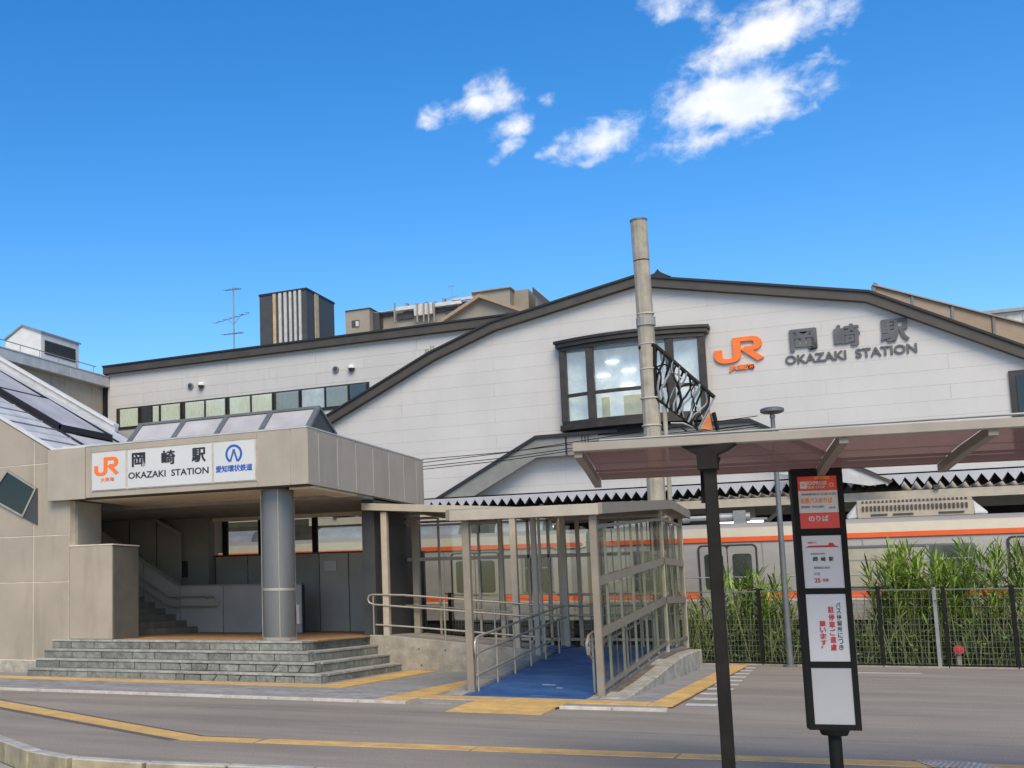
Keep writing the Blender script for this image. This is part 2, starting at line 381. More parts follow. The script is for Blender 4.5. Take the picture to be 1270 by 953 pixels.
mat('curtain', (.88, .86, .73), .8, var=.12, scale=12, stretch=(4, 1, .3))
mat('curtain_white', (.66, .67, .68), .8)
mat('room_dark', (.05, .05, .06), .8)
mat('room_pale_glow', (.78, .80, .82), .8)
MATS['room_pale_glow'].node_tree.nodes['Principled BSDF'].inputs['Emission Strength'].default_value = .16  # added glow: this back wall is no lamp, it brightens the bay room
MATS['room_pale_glow'].node_tree.nodes['Principled BSDF'].inputs['Emission Color'].default_value = (.95, 1, 1, 1)
mat('cream_panel', (.75, .66, .40), .7, var=.1)
mat('weed', (.21, .33, .035), .6, var=.3, scale=8, rand=.15)
mat('weed_light', (.26, .33, .05), .6, var=.3, scale=8, rand=.15)
mat('weed_dark', (.07, .12, .02), .6, var=.3, scale=8, rand=.15)
mat('weed_dry', (.20, .215, .07), .8, var=.3, scale=8)
mat('bush', (.075, .11, .022), .7, var=.5, scale=3)
mat('galva', (.28, .29, .29), .5, metal=.4)
mat('fence_green', (.13, .15, .14), .5)
mat('red_plastic', (.42, .04, .05), .4)
mat('silver', (.34, .34, .35), .4, metal=.4)
mat('dull_silver', (.30, .30, .30), .45, metal=.3)
mat('glass_roof', (.44, .42, .42), .5, var=.12, scale=1.0, spec=.35, rand=.08)
emit('lamp_white', (1, .97, .92), 2.2)
glass('clear_glass', (.84, .86, .84), .04, .03, gmax=.3)
glass('screen_glass', (.88, .90, .88), .02, .03, gmax=.10)
glass('wing_glass', (.9, .93, .92), .05, .03, gmax=.5)
glass('bay_glass', (.90, .93, .93), .05, .02, gmax=.5)
glass('tinted_roof', (.70, .56, .53), .03, .35, gmax=.12, body=(.28, .19, .17))
glass('dark_glass', (.10, .11, .11), .07, .12, gmax=.6)

# ------------------------------------------------------------------ ground, road, pavement
struct(MB().add([(-900, -300, -.24), (900, -300, -.24), (900, 1500, -.24), (-900, 1500, -.24)], [(0, 1, 2, 3)]).build('ground', 'near_paving'))
KL = [(-15.5, 15.8), (-9.49, 11.52), (-8.09, 10.53), (-7.39, 10.26), (-6.52, 10.27), (-4.0, 10.72), (14, 13.8)]    # foot of the kerb, far edge of its top
road = MB().prism([(x, y) for x, y in KL] + [(40, 13.8), (40, 60), (-60, 60), (-60, 15.8)], 'z', -.2, 0).build('road', 'asphalt'); struct(road)
kerb = struct(MB().prism([(x, y) for x, y in KL] + [(x, y - .01) for x, y in reversed(KL)], 'z', -.2, -.02).build('kerb', 'mortar'))
def along(P, step):
    pts = []
    for i in range(len(P) - 1):
        a, b = Vector(P[i]), Vector(P[i + 1]); n = max(1, round((b - a).length / step))
        pts += [(a.lerp(b, j / n), a.lerp(b, (j + 1) / n)) for j in range(n)]
    return pts
for a, b in along(KL[:-1] + [(4, 12.07)], .98):
    d = (b - a).normalized(); nn = Vector((d.y, -d.x)) * .17; g = d * .009
    q = [a + g, b - g, b - g + nn, a + g + nn]; z1 = .012 + random.uniform(-.003, .003)
    mb = MB(); mb.hexa([(p.x, p.y, -.236) for p in q] + [(p.x, p.y, z1) for p in q])
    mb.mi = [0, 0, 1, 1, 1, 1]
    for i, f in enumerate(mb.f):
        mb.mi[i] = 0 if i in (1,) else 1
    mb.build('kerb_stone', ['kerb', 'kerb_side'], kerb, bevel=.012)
def sheet(name, poly, z, mt, parent, t=.012):
    return MB().prism(poly, 'z', z - t, z).build(name, mt, parent)
# yellow line on the road
sheet('yellow_line', [(-14.6, 16.6), (-12.77, 15.49), (-7.14, 12.36), (-6.36, 12.45), (-6.3, 12.08), (-7.22, 11.98), (-11.95, 14.55), (-14.6, 16.0)], .006, 'yellow', road)
for xa, xb in ((-6.28, -3.9), (-3.88, -1.9), (-1.88, .4), (.42, 6)):
    f1 = lambda x: 12.45 + (x + 6.36) * .132; f2 = lambda x: 12.08 + (x + 6.3) * .131
    sheet('yellow_line', [(xa, f1(xa)), (xb, f1(xb)), (xb, f2(xb)), (xa, f2(xa))], .006, 'yellow', road)
mat('patch_orange', (.42, .24, .13), .8, var=.1)
tp = [at(x, y, Z=0) for x, y in ((1132, 944), (1212, 947.5), (1252, 957), (1160, 954))]
tpo = sheet('tactile_patch', [(q.x, q.y) for q in tp], .012, 'patch_orange', road)
for k in range(1, 6):
    a, b = tp[0].lerp(tp[3], k / 6), tp[1].lerp(tp[2], k / 6); MB().bar((a.x, a.y, .014), (b.x, b.y, .014), .02, .008).build('patch_bar', 'pale_kerb', tpo)
for k in range(1, 12):
    a, b = tp[0].lerp(tp[1], k / 12), tp[3].lerp(tp[2], k / 12); MB().bar((a.x, a.y, .0145), (b.x, b.y, .0145), .014, .008).build('patch_bar', 'pale_kerb', tpo)
mat('road_seal', (.12, .105, .085), .8)
sheet('repair_seam', [(-14.6, 16.0), (-11.95, 14.55), (-7.22, 11.98), (-7.3, 11.88), (-12.05, 14.42), (-14.6, 15.85)], .003, 'road_seal', road)
sheet('repair_seam', [(-14.6, 16.7), (-12.7, 15.53), (-7.14, 12.40), (-6.4, 12.48), (-6.4, 12.52), (-7.14, 12.46), (-12.7, 15.6), (-14.6, 16.78)], .003, 'road_seal', road)
mat('patch', (.25, .213, .172), .9, var=.1, bump=.3, bscale=120)
sheet('asphalt_patch', [(-4.5, 14.6), (6, 15.3), (6, 15.42), (-4.5, 14.72)], .003, 'patch', road)
sheet('asphalt_patch', [(-15, 16.1), (-2.8, 16.0), (-2.8, 16.07), (-15, 16.2)], .003, 'patch', road)

PZ = .03
pave = struct(MB().prism([(-26, 17.9), (-14.3, 17.5), (-6.6, 17.5), (-2.75, 17.9), (-2.95, 29.4), (-9, 29.4), (-26, 29.4)], 'z', -.1, PZ - .004).build('pavement', 'pavement'))
# paver rows that can be told apart near the kerb
PY0 = 17.62
for r in range(8):
    for c in range(26):
        x = -16.6 + c * .6 + (.3 if r % 2 else 0); y = PY0 + r * .31
        if x > -7.2 or (x + y * .9 > 12.2): continue
        MB().box(x + .006, x + .594, y + .005, y + .305, PZ - .02, PZ + random.uniform(-.001, .002)).build('paver', 'paver', pave)
for a, b in along([(-19, 17.6), (-14.3, 17.42), (-6.45, 17.42)], .8) + along([(-4.146, 17.46), (-2.7, 17.58)], .6):
    MB().hexa([(a.x + .004, a.y, -.05), (b.x - .004, b.y, -.05), (b.x - .004, b.y + .14, -.05), (a.x + .004, a.y + .14, -.05),
               (a.x + .004, a.y, PZ + .012), (b.x - .004, b.y, PZ + .012), (b.x - .004, b.y + .14, PZ + .012), (a.x + .004, a.y + .14, PZ + .012)]).build('edge_stone', 'pale_kerb', pave, bevel=.006)
YZ = PZ + .008
def tiles(x0, x1, y0, y1, nx, ny):
    for i in range(nx):
        for j in range(ny):
            a, b = x0 + (x1 - x0) * i / nx, x0 + (x1 - x0) * (i + 1) / nx; c, d = y0 + (y1 - y0) * j / ny, y0 + (y1 - y0) * (j + 1) / ny
            MB().box(a + .004, b - .004, c + .004, d - .004, PZ - .01, YZ).build('tactile_tile', 'yellow', pave)
tiles(-16.9, -9.1, 19.8, 20.4, 13, 1)
tiles(-9.095, -8.5, 19.8, 24.95, 1, 8)
tiles(-7.05, -6.5, 17.7, 22.6, 1, 8)
tiles(-6.495, -3.055, 18.15, 18.7, 6, 1)
tiles(-7.05, -6.5, 17.62, 17.7, 1, 1)
tiles(-3.05, -2.7, 18.15, 29.2, 1, 18)
for i in range(2):
    for (ya, yb, za, zb) in ((16.45, 17.295, .006, YZ), (17.3, 18.145, YZ, YZ)):
        xa_, xb_ = -5.5 + i * .675, -5.5 + i * .675 + .671
        MB().hexa([(xa_, ya, za - .004), (xb_, ya, za - .004), (xb_, yb, -.0), (xa_, yb, -.0), (xa_, ya, za), (xb_, ya, za), (xb_, yb, zb), (xa_, yb, zb)]).build('tactile_tile', 'yellow', pave)
for i in range(10):
    y = 18.75 + i * 1.1
    sheet('white_dash', [(-2.62 - i * .035, y), (-2.2 - i * .035, y + .05), (-2.2 - i * .035, y + .33), (-2.62 - i * .035, y + .28)], .006, 'white_line', road)
sheet('white_dash', [(-.9, 27.6), (.6, 27.7), (.6, 27.82), (-.9, 27.72)], .006, 'white_line', road)

# ------------------------------------------------------------------ entrance steps
XL, XR = -16.33, -9.32
steps = thing('stone_steps', 'four grey stone steps wrapping the corner of the station entrance', 'steps', ((XL + XR) / 2, 20.7, 0))
RISE = .195; GO = .30; SB = 25.0
for i in range(4):
    y = 20.7 + GO * i; xr = XR - GO * .9 * i; z0, z1 = RISE * i, RISE * (i + 1)
    MB().box(XL + .02, xr - .02, y + .02, SB - .02, z0 - (.1 if i == 0 else 0), z1 - .05).build('core', 'mortar', steps)
    # tread slab
    n = 8
    xs = [XL]
    while xs[-1] < xr - .9: xs.append(xs[-1] + random.uniform(.62, 1.05))
    xs.append(xr)
    for a, b in zip(xs, xs[1:]):
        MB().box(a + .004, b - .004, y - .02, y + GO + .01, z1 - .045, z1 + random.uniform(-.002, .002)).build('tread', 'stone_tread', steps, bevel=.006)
    ys = [y + GO + .01]
    while ys[-1] < SB - .8: ys.append(ys[-1] + random.uniform(.6, .95))
    ys.append(SB)
    for a, b in zip(ys, ys[1:]):
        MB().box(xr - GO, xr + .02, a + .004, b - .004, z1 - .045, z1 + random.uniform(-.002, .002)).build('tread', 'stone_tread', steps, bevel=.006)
    # riser stones
    x = XL
    while x < xr - .05:
        w = random.uniform(.42, .85)
        if xr - (x + w) < .35: w = xr - x
        irregular = i in (0, 1) and -13.2 < x < -9.9
        t = z1 - .048
        if irregular:
            # polygonal rubble facing: the block is cut by crooked joints
            cuts = [x] + sorted(x + w * u for u in (random.uniform(.35, .65),)) + [x + w]
            tops = [c + random.uniform(-.07, .07) if 0 < k < len(cuts) - 1 else c for k, c in enumerate(cuts)]
            bots = [c + random.uniform(-.09, .09) if 0 < k < len(cuts) - 1 else c for k, c in enumerate(cuts)]
            for k in range(len(cuts) - 1):
                MB().prism([(bots[k] + .011, z0 + .006), (bots[k + 1] - .011, z0 + .006), (tops[k + 1] - .011, t - random.uniform(.0, .02)), (tops[k] + .011, t - .006)], 'y', y - random.uniform(0, .012), y + .1).build('stone', 'stone', steps, bevel=.01)
        else:
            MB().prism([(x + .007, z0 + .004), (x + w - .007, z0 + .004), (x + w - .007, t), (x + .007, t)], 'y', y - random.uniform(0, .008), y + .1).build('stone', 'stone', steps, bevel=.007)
        x += w
    yy = y + .11
    while yy < SB - .05:
        w = random.uniform(.45, .8)
        if SB - (yy + w) < .35: w = SB - yy
        MB().box(xr - .1, xr + random.uniform(0, .008), yy + .007, yy + w - .007, z0 + .004, z1 - .048).build('stone', 'stone', steps, bevel=.007); yy += w

# ------------------------------------------------------------------ entrance building
ent = thing('station_entrance', 'beige panelled station entrance with flat canopy, round column and sloping stairway roof', 'building', (-14, 25, 0))
FZ = .78
MB().box(-22, -10.3, 22.1, 28.6, .1, FZ - .01).build('base_slab', 'concrete', ent)
for i in range(14):
    for j in range(8):
        x = -15.9 + i * .42; y = 22.1 + j * .8
        MB().box(x + .003, x + .417, y + .003, y + .797, FZ - .02, FZ + .004).build('floor_tile', 'floor_brown', ent)
# left wall with sloping top edge
YW = 21.7
def pw(x, y): p = at(x, y, Y=YW); return (p.x, p.z)
sl = (6.03 - 5.07) / (-18.1 + 16.4)
def slope_z(x): return 5.07 + (x + 16.4) * sl if x < -16.4 else 5.07
left_poly = [(-34, 0), (-15.95, 0), (-15.95, 3.9), (-15.36, 3.9), (-15.36, 5.07), (-16.4, 5.07), (-34, slope_z(-34))]
MB().prism([(-34, .0), (-15.95, .0), (-15.95, slope_z(-16) - .03), (-16.4, 5.04), (-34, slope_z(-34) - .03)], 'y', YW + .008, YW + .25).build('wall_backing', 'beige_joint', ent)
xsp = [-34, -30.5, -27.5, -24.5, -21.5, -19.2, -16.96, -15.95]
panels('wall_panel', [(-34, .32), (-15.95, .32), (-15.95, 5.05), (-16.4, 5.05), (-34, slope_z(-34))], xsp, [.3, 2.07, 3.13, 4.8, 7, 9.5, 12, 16], YW, YW + .03, 'beige', ent, gap=.022)
MB().box(-34, -16.35, YW - .06, YW + .3, -.05, .29).build('plinth', 'old_concrete', ent)
# flashing along the slope
MB().prism([(-34, slope_z(-34)), (-16.4, 5.07), (-15.36, 5.07), (-15.36, 5.13), (-16.42, 5.13), (-34, slope_z(-34) + .07)], 'y', YW - .03, YW + .2).build('flashing', 'far_white', ent, bevel=.004)
# slanted window in the left wall
W4 = [pw(10, 583), pw(46.5, 606), pw(29.5, 642), pw(-14, 618)]
mb = MB()
def frame_poly(mb, P, w, y0, y1):
    n = len(P); c = Vector((sum(p[0] for p in P) / n, sum(p[1] for p in P) / n))
    Ls, Rs = [], []
    for i in range(n):
        a, b = Vector(P[i]), Vector(P[(i + 1) % n]); d = (b - a).normalized(); nn = Vector((-d.y, d.x))
        if nn.dot(c - a) < 0: nn = -nn
        q = [a, b, b + nn * w - d * w, a + nn * w + d * w]
        mb.prism([tuple(v) for v in q], 'y', y0, y1)
win = frame_poly(mb, W4, .045, YW - .05, YW + .02) or mb.build('window_frame', 'steel', ent)
MB().prism(W4, 'y', YW - .02, YW + .01).build('pane', 'dark_glass', win)
T3 = [pw(46.9, 606), pw(47, 651), pw(30, 642.5)]
MB().prism(T3, 'y', YW - .03, YW + .005).build('pane', 'charcoal', win)
# low block beside the opening
MB().box(-15.93, -14.78, YW + .05, 22.75, .7, 2.84).build('block_core', 'beige_joint', ent)
MB().box(-15.93, -14.775, YW, YW + .06, FZ + .01, 2.855).build('wall_panel', 'beige', ent, bevel=.004)
MB().box(-14.79, -14.76, YW + .03, 22.75, FZ + .01, 2.84).build('side_panel', 'block_side_shaded', ent)
MB().box(-15.95, -14.74, YW - .01, 22.77, 2.856, 2.885).build('coping', 'beige_joint', ent)
# jamb between opening and left wall
MB().box(-16.2, -15.9, YW + .26, 22.9, 2.89, 3.9).build('jamb', 'dark_panel', ent)
# round column
COLX, COLY, CR = -10.92, 22.2, .345
cyl('column_base', COLX, COLY, FZ, FZ + .06, CR + .03, 'concrete', ent)
for a, b in ((FZ + .06, 1.80), (1.84, 3.9)):
    cyl('column_shell', COLX, COLY, a, b, CR, 'column_steel', ent, n=48)
cyl('column_ring', COLX, COLY, 1.795, 1.845, CR + .006, 'rail_steel', ent, n=48)
for a in range(4):
    th = R_(-62 + a * 90); MB().box(COLX + CR * math.cos(th) - .008, COLX + CR * math.cos(th) + .008, COLY + CR * math.sin(th) - .008, COLY + CR * math.sin(th) + .008, FZ + .06, 3.9).build('column_seam', 'rail_steel', ent)
MB().box(COLX + .36, COLX + .42, COLY + .05, COLY + .15, 1.1, 1.5).build('switch_box', 'galva', ent, bevel=.01)
# canopy
FX0, FX1, FY0, FY1 = -15.36, -9.88, 21.5, 28.5
MB().box(FX0 + .03, FX1 - .0, FY0 + .012, FY1 - .02, 3.98, 5.0).build('canopy_core', 'beige_joint', ent)
for a, b in zip([-15.36, -15.2, -11.02, -10.26, -9.88], [-15.2, -11.02, -10.26, -9.88]):
    if a == -15.2: continue
    MB().box(a + .004, b - .004, FY0, FY0 + .06, 3.92, 5.07).build('fascia_panel', 'beige_fascia', ent, bevel=.004)
MB().box(-15.2, -11.02, FY0, FY0 + .06, 4.93, 5.07).build('fascia_panel', 'beige_fascia', ent, bevel=.004)
MB().box(-15.2, -11.02, FY0, FY0 + .06, 3.92, 4.04).build('fascia_panel', 'beige_fascia', ent, bevel=.004)
MB().box(-16.42, -15.37, YW - .2, YW - .003, 3.9, 5.07).build('fascia_panel', 'beige_fascia', ent, bevel=.004)
ysd = [21.5, 22.05, 23.02, 24.04, 25.06, 26.06, 27.05, 27.95, 28.5]
for a, b in zip(ysd, ysd[1:]):
    MB().box(FX1 - .05, FX1 + .003, a + .016, b - .016, 3.92, 5.065).build('fascia_panel', 'beige_fascia', ent, bevel=.003)
MB().box(FX0, FX1 + .01, FY0 - .01, FY1, 5.07, 5.10).build('coping', 'roof_metal', ent)
# soffit and ceiling
MB().box(-15.9, FX1 - .06, FY0 + .07, FY0 + .35, 3.90, 3.97).build('soffit_panel', 'dark_trim', ent)
for a, b in zip([-15.9, -13.5, -12.2, -10.9, -9.95], [-13.5, -12.2, -10.9, -9.95]):
    MB().box(a + .005, b - .005, FY0 + .36, 24.3, 3.935, 3.96).build('soffit_panel', 'soffit', ent)
MB().box(-20, FX1 - .07, 24.3, 28.5, 3.86, 3.96).build('ceiling', 'ceiling', ent)
MB().box(-10.5, FX1 - .09, 21.9, 28.4, 3.87, 3.93).build('edge_beam', 'soffit', ent, bevel=.01)
# back wall
YB = 28.4
MB().box(-22, -9.95, YB + .06, YB + .2, 0, 2.79).build('back_wall', 'charcoal', ent)
MB().box(-22, -15.95, YB - .3, YB + .25, 0, 6.5).build('back_wall', 'dark_panel', ent)
for a, b in zip([-15.9, -14.9, -13.9, -12.78, -11.95, -11.0], [-14.9, -13.9, -12.78, -11.95, -11.0]):
    MB().box(a + .012, b - .012, YB, YB + .055, FZ, 2.80).build('back_panel', 'dark_panel' if a < -13 else 'mid_panel', ent, bevel=.004)
MB().box(-15.98, -10.3, YB - .05, YB + .12, 3.76, 3.98).build('window_head', 'soffit', ent, bevel=.01)
MB().box(-15.98, -10.95, YB - .04, YB + .1, 2.80, 2.84).build('window_sill', 'bronze', ent)
for x in (-15.6, -14.5, -12.9, -11.06):
    MB().box(x - .07, x + .07, YB, YB + .1, 2.84, 3.76).build('window_mullion', 'black_metal', ent)
MB().box(-15.9, -15.7, YB - .02, YB + .1, 2.9, 3.76).build('window_jamb', 'mid_panel', ent)
MB().box(-15.9, -11.1, YB + .04, YB + .05, 2.84, 3.76).build('pane', 'clear_glass', ent)
MB().box(-10.98, -10.88, YB - .2, YB + .05, FZ, 3.9).build('door_frame', 'shelter_frame', ent)
MB().box(-10.86, -9.98, YB - .1, YB + .02, FZ, 3.9).build('dark_door', 'charcoal', ent)
MB().box(-10.80, -10.70, YB - .2, YB - .1, 2.0, 3.9).build('door_edge', 'bronze', ent)
# stair half wall, handrail, steps, escalator wall
YH = 26.9
hw = [(-24, FZ), (-16.4, FZ), (-16.25, FZ), (-16.25, 2.0), (-24, 2.0 + 7.75 * .605)]
panels('half_wall_panel', [(-24, -4), (-12.6, -4), (-12.6, 1.98), (-16.2, 1.98), (-24, 1.98 + 7.8 * .605)], [-24, -21, -18.6, -17.3, -16.15, -14.85, -13.55, -12.6], [FZ, 10], YH, YH + .05, 'mid_panel', ent, gap=.02)
MB().prism([(-24, FZ), (-12.6, FZ), (-12.6, 1.97), (-16.2, 1.97), (-24, 1.96 + 7.8 * .605)], 'y', YH + .03, YH + .18).build('half_wall', 'charcoal', ent)
MB().box(-16.2, -12.6, YH - .02, YH + .2, 1.98, 2.02).build('half_wall_cap', 'dark_panel', ent)
MB().bar((-16.2, YH + .06, 2.03), (-24, YH + .06, 2.03 + 7.8 * .605), .16, .07).build('half_wall_cap', 'rail_steel', ent)
MB().prism([(-24, 2), (-16.55, 2), (-16.55, 3.45), (-18.0, 4.2), (-24, 4.2)], 'y', 27.6, 27.68).build('escalator_wall', 'dark_panel', ent)
for x in (-19.2, -18.2, -17.3): MB().box(x - .01, x + .01, 27.585, 27.6, 2.2, 3.8).build('panel_joint', 'charcoal', ent)
MB().bar((-16.5, 27.55, 3.42), (-18.6, 27.55, 4.55), .14, .09).build('escalator_rail', 'rail_steel', ent)
for i in range(9):
    x1 = -15.6 - i * .33; z = FZ + .16 * (i + 1)
    MB().box(x1 - .34, x1, 24.7, YH - .02, FZ, z).build('stair_step', 'step_stone', ent, bevel=.006)
hr = thing('handrail', 'double steel handrail on the grey stair wall inside the entrance', 'handrail', (-16, 26.7, FZ), 'steel handrails of the station entrance')
for dz in (0, -.25):
    MB().tube([(-19.5, 26.78, 1.72 + dz + 1.85), (-16.45, 26.78, 1.72 + dz), (-15.1, 26.78, 1.71 + dz)] + ([(-14.95, 26.78, 1.66), (-14.93, 26.78, 1.58), (-14.95, 26.78, 1.49), (-15.1, 26.78, 1.46)] if dz == 0 else []), .022, 8).build('rail', 'rail_steel', hr, smooth=True)
for x, z in ((-16.2, 1.71), (-15.3, 1.71), (-16.2, 1.46)): MB().tube([(x, 26.78, z - .02), (x, 26.9, z - .06)], .012, 6).build('bracket', 'rail_steel', hr)
nt_ = MB().box(*[v for v in (at(402, 700, Y=28.38).x, at(417, 700, Y=28.38).x)], 28.375, 28.395, at(410, 708, Y=28.38).z, at(410, 696, Y=28.38).z).build('notice', 'sign_white'); tag(nt_, 'small white paper notice stuck on the dark wall right of the round column', 'notice')
MB().box(-17.0, -16.6, YB - .33, YB - .3, 2.25, 2.7).build('cabinet_door', 'charcoal', ent)

# sloping stair roof: standing seam metal with glazed strip
RY1 = 27.9
def rz(x): return slope_z(x) if x < -16.4 else 5.07
for i in range(12):
    a, b = -16.4 - i * 1.45, -16.4 - (i + 1) * 1.45
    for j, (ya, yb) in enumerate(((YW + .2, 23.9), (23.92, RY1))):
        if j == 1 and i > 0: continue
        MB().hexa([(b + .01, ya, rz(b) - .05), (a - .01, ya, rz(a) - .05), (a - .01, yb, rz(a) - .05), (b + .01, yb, rz(b) - .05),
                   (b + .01, ya, rz(b)), (a - .01, ya, rz(a)), (a - .01, yb, rz(a)), (b + .01, yb, rz(b))]).build('roof_sheet', 'roof_metal', ent)
for i in range(40):
    x = -16.6 - i * .45
    MB().bar((x, YW + .2, rz(x) + .012), (x, 23.9, rz(x) + .012), .03, .03).build('roof_seam', 'roof_seam' if i % 2 else 'roof_metal', ent)
MB().bar((-16.4, 23.9, 5.09), (-34, 23.9, slope_z(-34) + .02), .07, .06).build('roof_batten', 'trim_top', ent)
for i in range(8):
    a, b = -18.1 - i * 2.0, -18.1 - (i + 1) * 2.0
    MB().hexa([(b + .04, 24.2, rz(b) + .08), (a - .04, 24.2, rz(a) + .08), (a - .04, 26.3, rz(a) + .08), (b + .04, 26.3, rz(b) + .08),
               (b + .04, 24.2, rz(b) + .14), (a - .04, 24.2, rz(a) + .14), (a - .04, 26.3, rz(a) + .14), (b + .04, 26.3, rz(b) + .14)]).build('roof_pane', 'glass_roof', ent)
for i in range(8):
    MB().bar((-20.1 - i * 2.0, 24.2, rz(-20.1 - i * 2) + .15), (-20.1 - i * 2.0, 26.3, rz(-20.1 - i * 2) + .15), .07, .05).build('roof_pane_bar', 'trim_top', ent)
mb = MB(); mb.bar((-18.0, 24.15, rz(-18) + .07), (-34, 24.15, rz(-34) + .07), .1, .17); mb.bar((-18.0, 26.35, rz(-18) + .07), (-34, 26.35, rz(-34) + .07), .1, .17); mb.bar((-18.0, 24.1, rz(-18) + .07), (-18.0, 26.4, rz(-18) + .07), .1, .17)
mb.build('roof_pane_kerb', 'trim_top', ent)
MB().hexa([(-34, 26.45, rz(-34) - .04), (-16.4, 26.45, rz(-16.4) - .04), (-16.4, RY1, rz(-16.4) - .04), (-34, RY1, rz(-34) - .04), (-34, 26.45, rz(-34)), (-16.5, 26.45, rz(-16.5)), (-16.5, RY1, rz(-16.5)), (-34, RY1, rz(-34))]).build('roof_sheet', 'roof_metal', ent)
MB().bar((-17.2, 26.6, rz(-17.2) + .02), (-34, 26.6, rz(-34) + .02), .05, .06).build('roof_batten', 'trim_top', ent)
MB().prism([(-34, rz(-34)), (-18.9, rz(-18.9)), (-18.9, rz(-18.9) + .15), (-34, rz(-34) + .22), ], 'y', RY1, RY1 + .18).build('parapet', 'roof_metal', ent)
MB().prism([(-34, rz(-34) + .22), (-18.9, rz(-18.9) + .15), (-18.9, rz(-18.9) + .22), (-34, rz(-34) + .30), ], 'y', RY1 - .05, RY1 + .22).build('parapet_cap', 'far_white', ent)
# low metal sheets between stair roof and roof light
for i in range(6):
    ya = 22.0 + i * 1.0
    MB().hexa([(-16.4, ya + .01, 5.12), (-14.75, ya + .01, 5.12), (-14.75, ya + .99, 5.12), (-16.4, ya + .99, 5.12), (-16.4, ya + .01, 5.22 + .02 * i), (-14.75, ya + .01, 5.18 + .02 * i), (-14.75, ya + .99, 5.2 + .02 * i), (-16.4, ya + .99, 5.24 + .02 * i)]).build('roof_sheet', 'roof_metal', ent)
# ridged roof light on the canopy
RA, RB_, RZ0, RZ1 = 21.75, 23.1, 5.11, 5.56
ridge_y = 22.25
xs = [-14.35, -13.2, -12.12, -11.05, -9.96]
for a, b in zip(xs, xs[1:]):
    for (y0, z0, y1, z1) in ((RA, RZ0, ridge_y, RZ1), (ridge_y, RZ1, RB_, RZ0)):
        MB().hexa([(a + .06, y0, z0 - .02), (b - .06, y0, z0 - .02), (b - .06, y1, z1 - .02), (a + .06, y1, z1 - .02), (a + .06, y0, z0 + .01), (b - .06, y0, z0 + .01), (b - .06, y1, z1 + .01), (a + .06, y1, z1 + .01)]).build('roof_light_pane', 'glass_roof', ent)
for x in xs:
    mb = MB(); mb.bar((x, RA - .02, RZ0), (x, ridge_y, RZ1 + .015), .12, .05); mb.bar((x, ridge_y, RZ1 + .015), (x, RB_, RZ0), .12, .05); mb.build('roof_light_rib', 'grey_metal', ent)
MB().bar((-14.4, ridge_y, RZ1 + .03), (-9.92, ridge_y, RZ1 + .03), .09, .05).build('roof_light_ridge', 'grey_metal', ent)
MB().bar((-14.4, RA, RZ0), (-9.92, RA, RZ0), .07, .06).build('roof_light_sill', 'grey_metal', ent)
MB().prism([(RA, RZ0), (RB_, RZ0), (ridge_y, RZ1)], 'x', -9.95, -9.93).build('roof_light_gable', 'charcoal', ent)

# ------------------------------------------------------------------ station sign on the canopy
YS = FY0 - .02
sg = thing('station_sign', 'white backlit station name sign on the beige canopy front', 'sign', (-13.1, YS, 4.05))
MB().box(-15.18, -11.03, YS, YS + .06, 4.05, 4.92).build('sign_frame', 'pale_kerb', sg)
def fm(x, z, y): return lambda u, v, t: (x + u, y - t, z + v)
for a, b in ((-15.15, -14.26), (-14.2, -12.08), (-12.03, -11.06)):
    MB().box(a, b, YS - .012, YS, 4.07, 4.90).build('sign_panel', 'sign_white', sg)
y_ = YS - .013
jr_logo(sg, fm(-15.07, 4.38, y_), .62, .42, 'orange', .006)
text('lettering', 'JR東海', 'orange', sg, fm(-14.92, 4.24, y_), .36, .1, bold=.02)
for i, ch in enumerate('岡崎駅'):
    text('lettering', ch, 'ink', sg, fm(-14.08 + i * .76, 4.53, y_), .33, .3, bold=.03)
text('lettering', 'OKAZAKI  STATION', 'ink', sg, fm(-14.18, 4.27, y_), 2.02, .14, bold=.015)
cx, cz, rr = -11.55, 4.64, .175
mb = MB(); stroke(mb, [(cx + u, cz + v) for u, v in arc(0, 0, rr, -60, 240, 22)], .05, lambda u, v, t: (u, y_ - t, v), .005)
stroke(mb, [(cx - .085, cz - .16), (cx - .01, cz + .06), (cx - .01, cz + .1)], .04, lambda u, v, t: (u, y_ - t, v), .004)
stroke(mb, [(cx + .085, cz - .16), (cx + .01, cz + .06), (cx + .01, cz + .1)], .04, lambda u, v, t: (u, y_ - t, v), .0045)
mb.build('logo', 'blue_ink', sg)
text('lettering', '愛知環状鉄道', 'blue_ink', sg, fm(-11.98, 4.27, y_), .86, .14, bold=.03)

# ------------------------------------------------------------------ main station building (white gable over the tracks)
YG = 40.0
stn = thing('station_building', 'large white gabled station hall with brown roof edges and orange letters', 'building', (-6, 50, 0))
GP = [(-17.73, 8.24), (-13.42, 10.30), (-11.13, 11.13), (-6.3, 12.06), (.34, 10.60), (4.05, 8.48), (12, 4.6)]
left_foot = (-24.0, 5.2)
out_poly = [(-24.0, 4.9), (12, 4.9)] + [(12, 4.65 + .3)] + [(p[0], p[1]) for p in reversed(GP[:-1])] + [left_foot]
body = [(-24.0, 4.6), (11.4, 4.6)] + [(p[0], p[1] - .2) for p in reversed(GP[:-1])] + [(-24, 5.1)]
MB().prism(body, 'y', YG + .03, YG + 24).build('wall', 'wall_gap', stn)
wp = [(-24.0, 4.6), (11.6, 4.6)] + [(p[0], p[1] - .25) for p in reversed(GP[:-1])] + [(-24, 5.05)]
zz = [4.445 + .455 * i for i in range(18)]
for j in range(17):
    panels('siding_board', wp, [-24, -14.6, -8.9, -4.2, 2.2, 12] if j % 2 == 0 else [-24, -11.2, -6.5, -1.0, 12], [zz[j], zz[j + 1]], YG, YG + .04, 'white_wall', stn, gap=.004, bevel=0)
